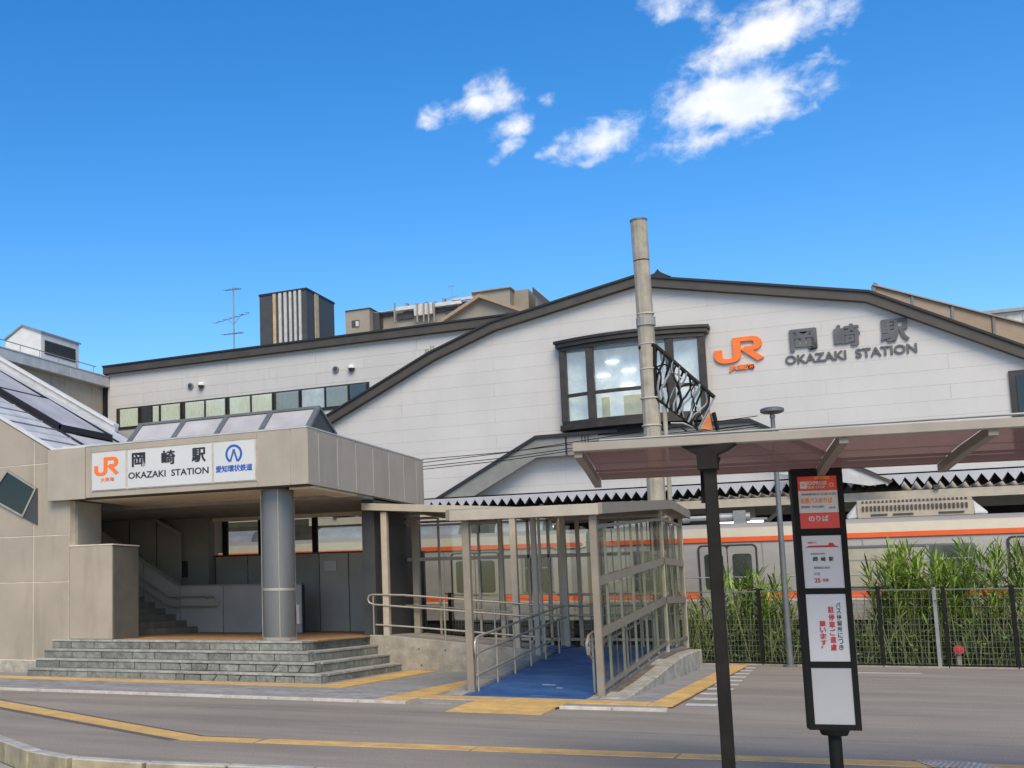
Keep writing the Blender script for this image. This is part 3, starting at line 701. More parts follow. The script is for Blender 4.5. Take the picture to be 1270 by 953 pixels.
# roof edges: brown board and black capping, one piece per slope
pts = [(-24.0, 5.22)] + GP[:-1] + [(11.5, 4.75)]
def offs(P, w):
    out_ = []
    for i, p in enumerate(P):
        p = Vector(p); a = Vector(P[max(i - 1, 0)]); b = Vector(P[min(i + 1, len(P) - 1)])
        d1 = (p - a).normalized() if i else (b - p).normalized(); d2 = (b - p).normalized() if i < len(P) - 1 else d1
        n1_ = Vector((-d1.y, d1.x)); n2_ = Vector((-d2.y, d2.x)); mm = (n1_ + n2_).normalized(); q = p + mm * (w / mm.dot(n1_)); out_.append((q.x, q.y))
    return out_
for nm, lo, hi, yf, mt in (('verge_board', -.31, -.04, -.28, 'dark_trim'), ('verge_capping', -.04, .03, -.34, 'trim_top')):
    A, B = offs(pts, lo), offs(pts, hi)
    for i in range(len(pts) - 1):
        MB().prism([A[i], A[i + 1], B[i + 1], B[i]], 'y', YG + yf, YG + 24.2).build(nm, mt, stn)
MB().prism([(-5.95, 12.0), (-5.2, 11.9), (-5.5, 12.08), (-5.6, 12.2), (-5.7, 12.08)], 'y', YG - .2, YG + .3).build('ridge_finial', 'trim_top', stn)
for (x, z) in ((-13.55, 10.35), (-13.35, 10.45)):
    cyl('snow_guard', x, YG - .1, z - .1, z + .12, .07, 'concrete', stn, n=10)
# brown panelled roof on the right slope
def rp(x): # right slope line through (0.34,10.6) and (4.05,8.48)
    return 10.6 + (x - .34) * (8.48 - 10.6) / (4.05 - .34)
for i in range(5):
    a = .42 + i * 1.0; b = a + .985
    MB().prism([(a, rp(a) + .05), (b, rp(b) + .05), (b, rp(b) + .48 + .12 * (b - .4)), (a, rp(a) + .48 + .12 * (a - .4))], 'y', YG + .9, YG + 1.1).build('roof_panel', 'roof_brown', stn)
    MB().prism([(b, rp(b)), (b + .07, rp(b + .07)), (b + .07 + .05, rp(b + .07) + .52 + .12 * (b - .4)), (b + .05, rp(b) + .52 + .12 * (b - .4))], 'y', YG + .85, YG + 1.12).build('roof_panel_rib', 'grey_metal', stn)
MB().prism([(.32, rp(.32)), (.42, rp(.42)), (.60, rp(.42) + .50), (.50, rp(.32) + .52)], 'y', YG + .85, YG + 1.12).build('roof_panel_rib', 'grey_metal', stn)
MB().prism([(.45, rp(.45) + .49), (5.6, rp(5.6) + 1.10), (5.6, rp(5.6) + 1.14), (.45, rp(.45) + .53)], 'y', YG + .8, YG + 1.2).build('roof_panel_cap', 'roof_brown', stn)

# bay window
bay = None
BX0, BX1 = -8.8, -4.36; BZ0, BZ1 = 7.05, 9.9; BD = .75
def bow(x, e=0):     # curved front: distance the bay stands out at x
    u = (x - (BX0 + BX1) / 2) / ((BX1 - BX0) / 2 + e); u = max(-1, min(1, u)); return YG - (BD + e) * (1 - u * u * .55)
def bow_slab(e, z0, z1, n=14):
    xs = [BX0 - e + (BX1 - BX0 + 2 * e) * i / n for i in range(n + 1)]
    return [(x, bow(x, e)) for x in xs] + [(BX1 + e, YG), (BX0 - e, YG)], z0, z1
bay = MB(); p_, a_, b_ = bow_slab(.16, BZ1, BZ1 + .14); bay.prism(p_, 'z', a_, b_); p_, a_, b_ = bow_slab(.06, BZ1 - .13, BZ1); bay.prism(p_, 'z', a_, b_)
p_, a_, b_ = bow_slab(.22, BZ1 + .14, BZ1 + .24); bay.prism(p_, 'z', a_, b_)
bay = bay.build('bay_window', 'bronze', stn, bevel=.01)
mb = MB(); p_, a_, b_ = bow_slab(.05, BZ0 + .22, BZ0 + .34); mb.prism(p_, 'z', a_, b_); p_, a_, b_ = bow_slab(.12, BZ0 + .03, BZ0 + .22); mb.prism(p_, 'z', a_, b_); mb.build('bay_sill', 'bronze', bay, bevel=.01)
mb = MB(); p_, a_, b_ = bow_slab(-.1, BZ0 - .22, BZ0 + .03); mb.prism(p_, 'z', a_, b_); mb.build('bay_underside', 'black_metal', bay)
bxm = [BX0 + .05, BX0 + .98, BX1 - .98, BX1 - .05]
for x, w in zip(bxm, (.11, .12, .12, .11)):
    y0 = bow(x); MB().box(x - w, x + w, y0 - .02, y0 + .2, BZ0 + .34, BZ1 - .13).build('bay_post', 'bronze', bay, bevel=.008)
for a, b in zip(bxm, bxm[1:]):
    n = 1 if b - a < 1.5 else 8
    for k in range(n):
        xa, xb = a + (b - a) * k / n, a + (b - a) * (k + 1) / n; ya, yb = bow(xa) + .07, bow(xb) + .07
        MB().hexa([(xa, ya, BZ0 + .34), (xb, yb, BZ0 + .34), (xb, yb + .01, BZ0 + .34), (xa, ya + .01, BZ0 + .34), (xa, ya, BZ1 - .13), (xb, yb, BZ1 - .13), (xb, yb + .01, BZ1 - .13), (xa, ya + .01, BZ1 - .13)]).build('pane', 'bay_glass', bay)
        MB().hexa([(xa, ya - .05, 8.2), (xb, yb - .05, 8.2), (xb, yb + .04, 8.2), (xa, ya + .04, 8.2), (xa, ya - .05, 8.31), (xb, yb - .05, 8.31), (xb, yb + .04, 8.31), (xa, ya + .04, 8.31)]).build('transom', 'bronze', bay)
# the room seen behind the glass is built in front of the hall wall line
MB().box(BX0 + .1, BX1 - .1, YG - .03, YG - .015, BZ0 + .3, BZ1 - .1).build('bay_back', 'room_pale_glow', bay)
for k, (a, b) in enumerate(((-7.6, -7.35), (-6.9, -6.3), (-6.2, -5.9))):
    MB().box(a, b, YG - .06, YG - .035, BZ0 + .4, 8.15).build('curtain', 'cream_panel', bay)
for x, z in ((-7.2, 9.3), (-6.7, 8.95), (-7.5, 8.85), (-6.75, 8.45)):
    MB().box(x - .2, x + .2, YG - .12, YG - .06, z, z + .035).build('ceiling_lamp', 'lamp_white', bay)
# letters on the wall
wsg = thing('wall_sign', 'orange railway letters and grey station name fixed to the white gable wall', 'sign', (-1.3, YG, 8.5))
yq = YG - .005
jr_logo(wsg, fm(-4.02, 8.86, yq), 1.34, .82, 'orange', .09)
text('lettering', 'JR東海', 'orange', wsg, fm(-3.66, 8.60, yq), .72, .2, thick=.06, bold=.03)
for (x, zb) in ((-1.92, 9.12), (-.28, 9.06), (1.36 - 1.0 + .24, 9.02)):
    pass
for ch, x0, x1 in (('岡', at(981, 430, Y=YG).x, at(1013, 430, Y=YG).x), ('崎', at(1036, 430, Y=YG).x, at(1067, 430, Y=YG).x), ('駅', at(1093, 420, Y=YG).x, at(1127, 420, Y=YG).x)):
    text('lettering', ch, 'wall_letter', wsg, fm(x0, 9.05, yq), x1 - x0, .66, thick=.07, bold=.035)
text('lettering', 'OKAZAKI  STATION', 'wall_letter', wsg, fm(-2.05, 8.66, yq), 3.5, .27, thick=.05, bold=.02)
# small window at the right edge and another behind the plaza pole
rw = MB().box(3.62, 5.2, YG - .08, YG - .01, 5.5, 7.85).build('side_window', 'bronze', stn)
MB().box(3.78, 4.4, YG - .11, YG - .082, 5.6, 7.7).build('pane', 'dark_glass', rw); MB().box(4.5, 5.1, YG - .11, YG - .082, 5.6, 7.7).build('pane', 'dark_glass', rw)

# hood roof over the platform approach
HY = 39.45
HP = [(-13.9, 4.60), (-9.71, 6.87), (-3.14, 6.89), (.75, 4.62)]
for a, b in zip(HP, HP[1:]):
    MB().prism([(a[0], a[1] - .62), (b[0], b[1] - .62), (b[0], b[1]), (a[0], a[1])], 'y', HY, HY + .12).build('hood_band', 'hood_soffit', stn)
    MB().prism([(a[0], a[1]), (b[0], b[1]), (b[0], b[1] + .11), (a[0], a[1] + .11)], 'y', HY - .08, YG - .003).build('hood_edge', 'trim_top', stn)
MB().box(-8.75, -8.69, HY - .01, HY, 6.25, 6.86).build('band_joint', 'trim_top', stn)
for x in (-8.2, -8.1, -8.0): MB().box(x - .012, x + .012, HY - .02, HY, 6.2, 6.86).build('band_joint', 'trim_top', stn)

# ------------------------------------------------------------------ office wing behind the stairway
YWG = 43.0
wing = thing('office_wing', 'long white wing with brown flat roof edge and row of curtained windows', 'building', (-23.6, 48, 0))
MB().box(-29.5, -11.2, YWG + .03, YWG + 16, 4, 12.0).build('wall', 'wall_gap', wing)
for j in range(12):
    z0 = 6.6 + .455 * j
    xs = [-29.5, -25.6, -21.4, -17.2, -11.2] if j % 2 else [-29.5, -27.6, -23.4, -19.3, -15, -11.2]
    for a, b in zip(xs, xs[1:]):
        MB().box(a + .003, b - .003, YWG, YWG + .04, z0 + .003, min(z0 + .452, 11.75)).build('siding_board', 'white_wall', wing)
MB().box(-29.6, -10.9, YWG - .25, YWG + 16, 11.72, 12.02).build('roof_edge', 'dark_trim', wing)
MB().box(-29.62, -10.9, YWG - .3, YWG + 16, 12.02, 12.09).build('roof_capping', 'trim_top', wing)
MB().box(-29.72, -29.56, YWG - .1, YWG + .1, 4, 11.72).build('corner_pipe', 'trim_top', wing)
WZ0, WZ1 = 9.27, 10.05
MB().box(-29.0, -17.0, YWG - .06, YWG - .02, WZ0 - .1, WZ1 + .07).build('window_band', 'bronze', wing)
for a, b, mt in ((-28.79, -27.81, 'curtain'), (-27.6, -27.12, 'room_dark'), (-27.08, -26.73, 'curtain'), (-26.65, -25.66, 'curtain'), (-25.42, -24.46, 'curtain'), (-24.4, -23.45, 'curtain'), (-23.25, -22.26, 'curtain'), (-22.2, -21.25, 'curtain'),
                 (-21.07, -20.04, 'curtain_dim'), (-19.9, -18.9, 'curtain_white'), (-18.83, -17.89, 'curtain_dim'), (-17.8, -17.1, 'room_dark')):
    if mt == 'curtain_dim' and 'curtain_dim' not in MATS: mat('curtain_dim', (.36, .37, .34), .8, var=.1, scale=10, stretch=(4, 1, .3))
    w = MB().box(a, b, YWG - .085, YWG - .062, WZ0, WZ1).build('window', mt, wing)
    if mt.startswith('curtain') and mt != 'curtain_white':
        for k in range(int((b - a) / .12)):
            MB().box(a + .03 + k * .12, a + .10 + k * .12, YWG - .10, YWG - .086, WZ0, WZ1 - .02).build('curtain_fold', mt, w)
    MB().box(a, b, YWG - .125, YWG - .12, WZ0, WZ1).build('pane', 'wing_glass', w)
    MB().box(b + .0, b + .05, YWG - .14, YWG - .02, WZ0, WZ1).build('mullion', 'trim_top', w)
for x in (-25.17, -18.41):
    v = MB().tube([(x, YWG - .0, 10.77), (x, YWG - .1, 10.77)], .13, 16).build('round_vent', 'galva', wing, smooth=True)
    MB().tube([(x, YWG - .1, 10.77), (x, YWG - .12, 10.77)], .09, 16).build('vent_grille', 'louvre', v)
for x, lb in ((-24.62, 'white dome camera on the white wing wall near its left corner'), (-17.71, 'white dome camera on the white wing wall beside the gable slope')):
    c_ = thing('dome_camera', lb, 'camera', (x, YWG, 10.7), 'dome cameras on the office wing')
    mb = MB(); mb.tube([(x, YWG - .12, 10.80), (x, YWG - .12, 10.86)], .15, 14, r2=.08); mb.tube([(x, YWG - .12, 10.72), (x, YWG - .12, 10.80)], .15, 14); mb.box(x - .05, x + .05, YWG - .1, YWG, 10.76, 10.84); mb.build('housing', 'white_paint', c_, smooth=True)
    MB().tube([(x, YWG - .12, 10.6), (x, YWG - .12, 10.66), (x, YWG - .12, 10.72)], .06, 12, r2=.13).build('dome', 'charcoal', c_, smooth=True)

# ------------------------------------------------------------------ upper block on the far left
XU = -29.7
ub = thing('upper_station_block', 'tan walled upper block with pale metal eave left of the white wing', 'building', (-33, 36, 0))
zt = 11.25; 
MB().box(-45, XU - .03, 28.3, 43.0, 3, 11.15).build('wall', 'louvre', ub)
for i in range(15):
    MB().box(XU - .03, XU, 28.3 + i * .98 + .008, 28.3 + (i + 1) * .98 - .008, 9.45, 11.12).build('wall_panel', 'beige', ub)
for i in range(5):
    MB().box(XU - .04, XU + .32, 28.0 + i * 3.0 + .006, 28.0 + (i + 1) * 3.0 - .006, 11.12, 11.56).build('eave_panel', 'roof_metal', ub, bevel=.02)
MB().box(-45, XU + .34, 27.9, 43.05, 11.56, 11.61).build('eave_capping', 'roof_metal', ub)
MB().box(-45, XU - .4, 27.9, 42.9, 11.61, 11.8).build('roof_deck', 'roof_metal', ub)
MB().box(XU - .05, XU + .18, 42.35, 42.9, 3, 9.45).build('corner_post', 'beige_fascia', ub)
MB().box(XU - .02, XU + .0, 36.0, 42.3, 9.35, 9.5).build('lintel', 'dark_trim', ub)
for y, s in ((37.6, .5), (38.7, .6), (40.2, .4)):
    MB().box(XU - .02, XU + .01, y, y + s * 1.6, 8.6, 8.9).build('lit_window', 'pale_kerb', ub)
mb = MB(); mb.tube([(XU - .3, 28, 12.1), (XU - .3, 42.8, 12.1)], .02, 6)
for i in range(12): mb.tube([(XU - .3, 28.3 + i * 1.3, 11.5), (XU - .3, 28.3 + i * 1.3, 12.1)], .015, 5)
mb.build('roof_rail', 'galva', ub)
# white penthouse with louvre
ph_ = thing('roof_penthouse', 'white rooftop penthouse with dark louvre on the far left roof', 'building', (-33.5, 38, 11.62))
XP = -31.0
pA = at(51, 412, X=XP); pB = at(98, 428, X=XP)
PY0_, PY1_ = pA.y, pB.y; PT = (pA.z + pB.z) / 2
pk = at(28, 405, Y=PY0_); pl = at(8, 422, Y=PY0_)
MB().prism([(XP, 11.3), (XP, PT), (pk.x, pk.z), (pl.x, pl.z), (pl.x - .3, 11.3)], 'y', PY0_, PY1_).build('wall', 'far_white', ph_)
mb = MB(); mb.prism([(XP + .06, PT - .02), (XP + .06, PT + .06), (pk.x, pk.z + .08), (pl.x - .1, pl.z + .05), (pl.x - .1, pl.z - .03), (pk.x, pk.z)], 'y', PY0_ - .08, PY1_ + .08); mb.build('roof', 'galva', ph_)
z1 = PT - .28; z0 = z1 - .62
MB().box(XP, XP + .02, PY0_ + .25, PY1_ - .3, z0, z1).build('louvre', 'louvre', ph_)
for i in range(6): MB().box(XP + .02, XP + .05, PY0_ + .25, PY1_ - .3, z0 + .03 + i * .1, z0 + .07 + i * .1).build('louvre_blade', 'dark_trim', ph_)

# ------------------------------------------------------------------ things on and beyond the roofs
def antenna(x, y, z0, z1, label, s=1.0):
    t = thing('roof_antenna', label, 'antenna', (x, y, z0), 'roof aerials')
    MB().tube([(x, y, z0), (x, y, z1)], .035 * s, 6).build('mast', 'galva', t)
    for dz, w, tl in ((-.12, .45, 0), (-1.55, 1.05, .15), (-2.35, .6, 0)):
        z = z1 + dz * s; mb = MB(); mb.tube([(x - w * s, y, z - tl), (x + w * s * .7, y + .2, z + tl)], .018 * s, 5)
        k = 7
        for i in range(k):
            u = -w * s + (1.7 * w * s) * i / (k - 1); zz_ = z - tl + 2 * tl * i / (k - 1)
            mb.tube([(x + u, y - .28 * s, zz_ - .05), (x + u, y + .28 * s, zz_ + .05)], .012 * s, 5)
        mb.build('aerial_boom', 'galva', t)
    mb = MB(); mb.tube([(x, y, z1 - 1.9 * s), (x - .5 * s, y, z1 - 1.5 * s)], .014 * s, 5); mb.tube([(x, y, z1 - 1.9 * s), (x + .5 * s, y, z1 - 1.4 * s)], .014 * s, 5); mb.build('brace', 'galva', t)
antenna(-26.8, 50, 12.09, 17.0, 'tall thin television aerial on the white wing roof left of the striped tower')
tw = thing('striped_roof_tower', 'dark square roof tower with pale vertical stripes above the white wing', 'tower', (-22.8, 49.5, 12.09))
TY = 48.0; TX0, TX1 = -24.38, -21.93; TZ = 15.75
MB().box(TX0 + .02, TX1 - .02, TY + .02, TY + 3.2, 12.09, TZ).build('tower_core', 'tower_dark', tw)
MB().box(TX0 - .01, TX1 + .01, TY - .02, TY + 3.25, TZ - .03, TZ + .06).build('capping', 'trim_top', tw)
for a, b, mt in ((339, 342.5, 'tower_stripe_tan'), (346, 349.5, 'tower_stripe'), (352.5, 356, 'tower_stripe'), (359, 362, 'tower_stripe'), (365, 368, 'tower_stripe'), (371, 374, 'tower_stripe')):
    MB().box(at(a, 390, Y=TY).x, at(b, 390, Y=TY).x, TY - .05, TY + .02, 12.09, TZ - .03).build('stripe', mt, tw)
MB().box(TX1 - .02, TX1 + .02, TY + .9, TY + 1.3, 12.09, TZ - .03).build('stripe', 'tower_stripe_tan', tw)

AY = 120.0
def ap(x, y): p = at(x, y, Y=AY); return p.x, p.z
ab = thing('apartment_block', 'tan apartment block with gabled brown roofs far behind the station', 'building', (ap(540, 400)[0], AY + 6, 0))
def abox(name, x0, x1, ytop, ybot, dy0, dy1, mt, par=ab):
    a = at(x0, ytop, Y=AY + dy0); b = at(x1, ytop, Y=AY + dy0); c = at(x0, ybot, Y=AY + dy0)
    return MB().box(a.x, b.x, AY + dy0, AY + dy1, max(0, c.z) if ybot < 900 else 0, (a.z + b.z) / 2).build(name, mt, par)
abox('wall', 428, 458, 385, 901, 0, 8, 'apt_wall'); abox('wall', 459, 470, 388, 901, 1, 8, 'apt_dark')
abox('wall', 466, 585, 382, 901, 2, 10, 'apt_wall'); abox('wall', 585, 632, 361, 901, 1.5, 10, 'apt_wall'); abox('wall', 632, 655, 360, 901, 3, 11, 'apt_wall')
abox('parapet', 427, 459, 383.5, 386, -.2, 8.2, 'apt_wall'); abox('parapet', 584, 633, 360, 362, 1.2, 10.2, 'concrete')
w_ = abox('window', 436, 445, 397.5, 406, -.1, 0, 'apt_dark'); abox('pane', 441, 444.5, 398.5, 405, -.2, -.1, 'apt_white', w_)
for (x0, x1, y0, y1, mt) in ((466, 487, 388, 394, 'apt_dark'), (466, 474, 396, 407, 'apt_dark'), (492, 500, 389, 397, 'apt_dark'), (500, 512, 386, 396, 'apt_dark'), (537, 566, 381, 388, 'apt_dark'), (570, 583, 374, 380, 'apt_dark'), (553, 565, 384, 392, 'apt_dark')):
    abox('balcony_opening', x0, x1, y0, y1, 1.7, 2, mt)
for (x0, x1, y0, y1, mt) in ((464, 490, 386, 388.5, 'apt_white'), (490, 513, 380, 386, 'apt_white'), (513, 536, 377, 392, 'apt_white'), (537, 572, 374, 381, 'apt_white'), (560, 586, 369, 374, 'apt_white')):
    abox('balcony_panel', x0, x1, y0, y1, 1.2, 1.6, mt)
for x in (488, 516, 524, 530, 537): abox('balcony_fin', x, x + 1.2, 376, 400, .9, 1.2, 'concrete')
for (x, y) in ((502, 376), (514, 376), (526, 374.5), (537, 374), (548, 370)): abox('roof_vent', x, x + 3, y, y + 5, 1.3, 2, 'galva')
g = [(q.x, q.z) for q in (at(x_, y_, Y=AY - 6) for x_, y_ in ((547, 404), (597, 371), (652, 390), (652, 404)))]
MB().prism(g, 'y', AY - 6, AY - .5).build('gable', 'apt_wall', ab)
mb = MB()
for a, b in ((g[0], g[1]), (g[1], g[2])): mb.prism([a, b, (b[0], b[1] + .35), (a[0], a[1] + .35)], 'y', AY - 6.8, AY - .4)
mb.build('gable_roof', 'roof_brown', ab)
g = [ap(655, 363), ap(660, 365), ap(674, 376), ap(674, 400), ap(655, 400)]
MB().prism(g, 'y', AY + 3.1, AY + 9).build('end_gable', 'apt_white', ab)
mb = MB(); a, b = ap(656, 361), ap(676, 378); mb.prism([a, b, (b[0], b[1] + .8), (a[0], a[1] + .8)], 'y', AY + 1.5, AY + 9.2); mb.build('gable_roof', 'dark_trim', ab)
a0 = at(561, 370, Y=AY + 5); antenna(a0.x, AY + 5, a0.z - 1, a0.z + 1.5, 'small distant aerial on the tan apartment block', .9)
a0 = at(1218, 388, Y=90)
gb = thing('grey_flat_building', 'pale grey flat roofed building at the right edge behind the roof', 'building', (a0.x + 4, 96, 0))
MB().box(a0.x + .3, a0.x + 16, 90, 104, 0, at(1240, 387, Y=90).z - .1).build('wall', 'apt_white', gb)
for i in range(7): MB().box(a0.x + .35 + i * .9, a0.x + .38 + i * .9, 89.94, 89.99, 10, at(1240, 387, Y=90).z - .3).build('panel_joint', 'galva', gb)
MB().box(a0.x, a0.x + 16.3, 89.7, 104.3, at(1240, 387, Y=90).z - .1, at(1240, 387, Y=90).z + .1).build('roof_edge', 'galva', gb)

# ------------------------------------------------------------------ platform canopy with folded roof
pc = thing('platform_canopy', 'white folded metal platform canopy on beige beams below the gable', 'canopy', (-5, 38, 0))
CY0, CY1 = 36.9, 39.9
def folded(x0, x1, z0, z1, mt='canopy_white'):
    mb = MB(); n = int((x1 - x0) / .29); vs = []
    for i in range(2 * n + 1):
        x = x0 + i * .145; dz = .24 if i % 2 else 0
        vs += [(x, CY0, z0 + dz - .0), (x, CY1, z1 + dz), (x, CY0, z0 + dz + .03), (x, CY1, z1 + dz + .03)]
    fs = []
    for i in range(2 * n):
        a = i * 4; b = a + 4
        fs += [(a, b, b + 1, a + 1), (a + 2, a + 3, b + 3, b + 2), (a, a + 2, b + 2, b)]
    mb.add(vs, fs); return mb
folded(-17, 14, 4.50, 4.62).build('folded_roof', 'trim_top', pc)
# white edge sheet whose lower rim follows the folds
mb = MB(); x = -13.7; n = 0
while x < 12:
    mb.prism([(x, 4.84), (x, 4.72), (x + .145, 4.50), (x + .29, 4.72), (x + .29, 4.84)], 'y', CY0 - .05, CY0 - .03); x += .29
mb.build('toothed_edge', 'canopy_white', pc)
MB().hexa([(-13.7, CY0 - .05, 4.80), (12, CY0 - .05, 4.80), (12, YG - .62, 4.84), (-13.7, YG - .62, 4.84), (-13.7, CY0 - .05, 4.84), (12, CY0 - .05, 4.84), (12, YG - .62, 4.89), (-13.7, YG - .62, 4.89)]).build('roof_sheet', 'canopy_white', pc)
MB().box(-17, 14, CY0 + .1, CY0 + .35, 4.12, 4.36).build('beam', 'cream_beam', pc)
MB().box(-17, 14, 39.3, 39.5, 4.0, 4.4).build('beam', 'cream_beam', pc)
for x in (-15, -11, -7.5, -3.2, .7, 4.6, 8.5):
    MB().box(x - .12, x + .12, 38.4, 38.65, .9, 4.2).build('post', 'cream_beam', pc)
    MB().bar((x, 38.5, 3.4), (x + .9, 38.5, 4.15), .1, .1).build('brace', 'cream_beam', pc)
for x in (-16, -12.5, -9, -5.5, -2, 1.5, 5, 8.5): MB().box(x - .06, x + .06, CY0, 39.8, 4.36, 4.48).build('rafter', 'dark_trim', pc)
# pitched end sheet on the right
e0, e1 = at(1050, 578, Y=36.5), at(1105, 602, Y=36.5)
MB().prism([(e0.x - 1.8, 4.98), (e0.x, 5.08), (e1.x, 4.55), (e1.x - .5, 4.5)], 'y', 36.45, 36.6).build('end_sheet', 'roof_metal', pc)
MB().prism([(e0.x, 5.08), (e0.x, 5.14), (e1.x + .06, 4.60), (e1.x, 4.54)], 'y', 36.4, 36.62).build('end_edge', 'dark_trim', pc)
plat = thing('platform', 'concrete station platform behind the train', 'platform', (-3, 42, 0)); 
MB().box(-30, 30, 37, 47, 0, 1.0).build('platform_slab', 'concrete', plat)
MB().box(-30, 30, 46.5, 46.8, 1.0, 4.8).build('dark_backdrop', 'charcoal', plat)  # dark backdrop added to stand for the shade under the station
lamp = thing('platform_lamp', 'long white tube lamp under the platform canopy beam', 'lamp', (-2.9, 37.2, 3.7), 'tube lamps under the platform canopy')
lx = at(905, 634, Y=36.3)
MB().tube([(-3.9, 36.2, 3.64), (-2.7, 36.2, 3.64)], .028, 10).build('tube', 'lamp_white', lamp)
MB().box(-4.0, -2.6, 36.15, 36.25, 3.68, 3.74).build('fitting', 'galva', lamp)
copy_thing(lamp, (-3.2 - 2.6, 0, .08), 'long white tube lamp under the canopy seen above the ramp shelter')
copy_thing(lamp, (3.9, 1.5, .15), 'long white tube lamp right of the train air conditioner')
track = struct(MB().box(-60, 60, 31.8, 36.9, -.02, .02).build('track_bed', 'earth'))
for y in (34.75, 35.85): MB().box(-60, 60, y, y + .08, .02, .18).build('rail', 'grey_metal', track)

# ------------------------------------------------------------------ trains
TYF = 34.0
def car(name, label, x0, x1, doors, wins, end):
    t = thing(name, label, 'train', ((x0 + x1) / 2, TYF + 1.45, .18), 'orange striped commuter train cars')
    prof = [(TYF + .0, .95), (TYF - .0, 2.2), (TYF + .04, 3.12), (TYF + .12, 3.35), (TYF + .35, 3.5), (TYF + 1.45, 3.56), (TYF + 2.55, 3.5), (TYF + 2.8, 3.3), (TYF + 2.9, 2.2), (TYF + 2.9, .95)]
    MB().prism(prof, 'x', x0, x1).build('body', 'train_body', t, smooth=True)
    MB().hexa([(x0, TYF - .004, 3.12), (x1, TYF - .004, 3.12), (x1, TYF + .05, 3.12), (x0, TYF + .05, 3.12), (x0, TYF + .085, 3.37), (x1, TYF + .085, 3.37), (x1, TYF + .2, 3.37), (x0, TYF + .2, 3.37)]).build('roof_band', 'train_cream', t)
    s1 = x1 - .15 if end else x1
    MB().box(x0, s1, TYF - .012, TYF + .05, 3.0, 3.125).build('upper_stripe', 'train_orange', t)
    segs = []; cur = x0
    for d in sorted(doors): segs.append((cur, d - .72)); cur = d + .72
    segs.append((cur, s1))
    for a, b in segs:
        if b > a: MB().box(a, b, TYF - .010, TYF + .01, 1.49, 1.66).build('lower_stripe', 'train_orange', t); MB().box(a, b, TYF - .010, TYF + .01, 1.44, 1.488).build('white_line', 'sign_white', t)
    MB().box(x0, x1, TYF + .1, TYF + 2.8, .55, .95).build('underframe', 'black_metal', t)
    for bx in (x0 + 3.2, x1 - 3.2):
        bo = MB().box(bx - 1.5, bx + 1.5, TYF + .45, TYF + .6, .4, .75).build('bogie', 'black_metal', t)
        for wx in (bx - 1.05, bx + 1.05): MB().tube([(wx, TYF + .62, .55), (wx, TYF + .78, .55)], .4, 20).build('wheel', 'grey_metal', bo, smooth=True)
    for zb in (1.02, 1.12, 1.22, 1.32): MB().box(x0, x1, TYF - .006, TYF + .01, zb, zb + .018).build('body_bead', 'train_body', t)
    xj = x0 + 1.7
    while xj < x1 - .5:
        MB().box(xj - .006, xj + .006, TYF - .004, TYF + .01, .97, 2.98).build('body_joint', 'galva', t); xj += 2.31
    def rounded(x0, x1, z0, z1, r=.12, n=4):
        P = []
        for cx_, cz_, a in ((x1 - r, z1 - r, 0), (x0 + r, z1 - r, 90), (x0 + r, z0 + r, 180), (x1 - r, z0 + r, 270)):
            P += [(cx_ + r * math.cos(R_(a + 90 * i / n)), cz_ + r * math.sin(R_(a + 90 * i / n))) for i in range(n + 1)]
        return P
    for d in doors:
        MB().prism(rounded(d - .73, d + .73, .9, 2.93), 'y', TYF - .020, TYF + .02).build('door_surround', 'rubber', t)
        for s in (-1, 1):
            a, b = (d - .68, d - .012) if s < 0 else (d + .012, d + .68)
            dl = MB().prism(rounded(a, b, .95, 2.88, .09), 'y', TYF - .032, TYF).build('door', 'train_body', t, bevel=.006)
            wn_ = MB().prism(rounded(a + .11, b - .09, 1.75, 2.68, .08), 'y', TYF - .040, TYF - .033).build('door_window', 'train_window', dl)
    for (a, b, split) in wins:
        fr = MB().prism(rounded(a - .05, b + .05, 1.70, 2.80, .1), 'y', TYF - .018, TYF).build('window_frame', 'grey_metal', t)
        MB().prism(rounded(a, b, 1.75, 2.76, .08), 'y', TYF - .026, TYF - .019).build('window', 'train_window', fr)
        bl = a + (b - a) * split
        if split > 0: MB().box(a + .22, bl, TYF - .030, TYF - .027, 1.78, 2.72).build('window_blind', 'blind', fr)
        MB().box(bl, bl + .06, TYF - .034, TYF - .027, 1.75, 2.76).build('window_post', 'galva', fr)
        MB().box(a + .05, b - .05, TYF - .036, TYF - .031, 2.42, 2.45).build('sash_bar', 'galva', fr)
    return t
carB = car('train_car', 'silver train car with orange stripes and roof air conditioner right of the ramp', -6.62, 13.1, (-3.47, 3.45, 10.3), ((-5.9, -5.0, 0), (-1.5, 2.05, .72), (5.2, 8.4, .5)), False)
carA = car('train_car', 'silver train car with orange stripes seen through the ramp shelter glass', -26.8, -7.1, (-24.0, -17.3, -10.3), ((-8.9, -8.1, 0), (-15.3, -12.0, .45), (-22, -19, .5)), True)
MB().prism([(x, z) for x, z in arc(-7.25, 3.06, .16, 90, -90, 6, .09)] + [(-8.0, 2.97), (-8.0, 3.15)], 'y', TYF - .02, TYF - .011).build('stripe_end', 'sign_white', carA)
MB().prism([(x, z) for x, z in arc(-7.3, 3.06, .12, 90, -90, 6, .062)] + [(-8.0, 2.998), (-8.0, 3.122)], 'y', TYF - .03, TYF - .021).build('stripe_end', 'train_orange', carA)
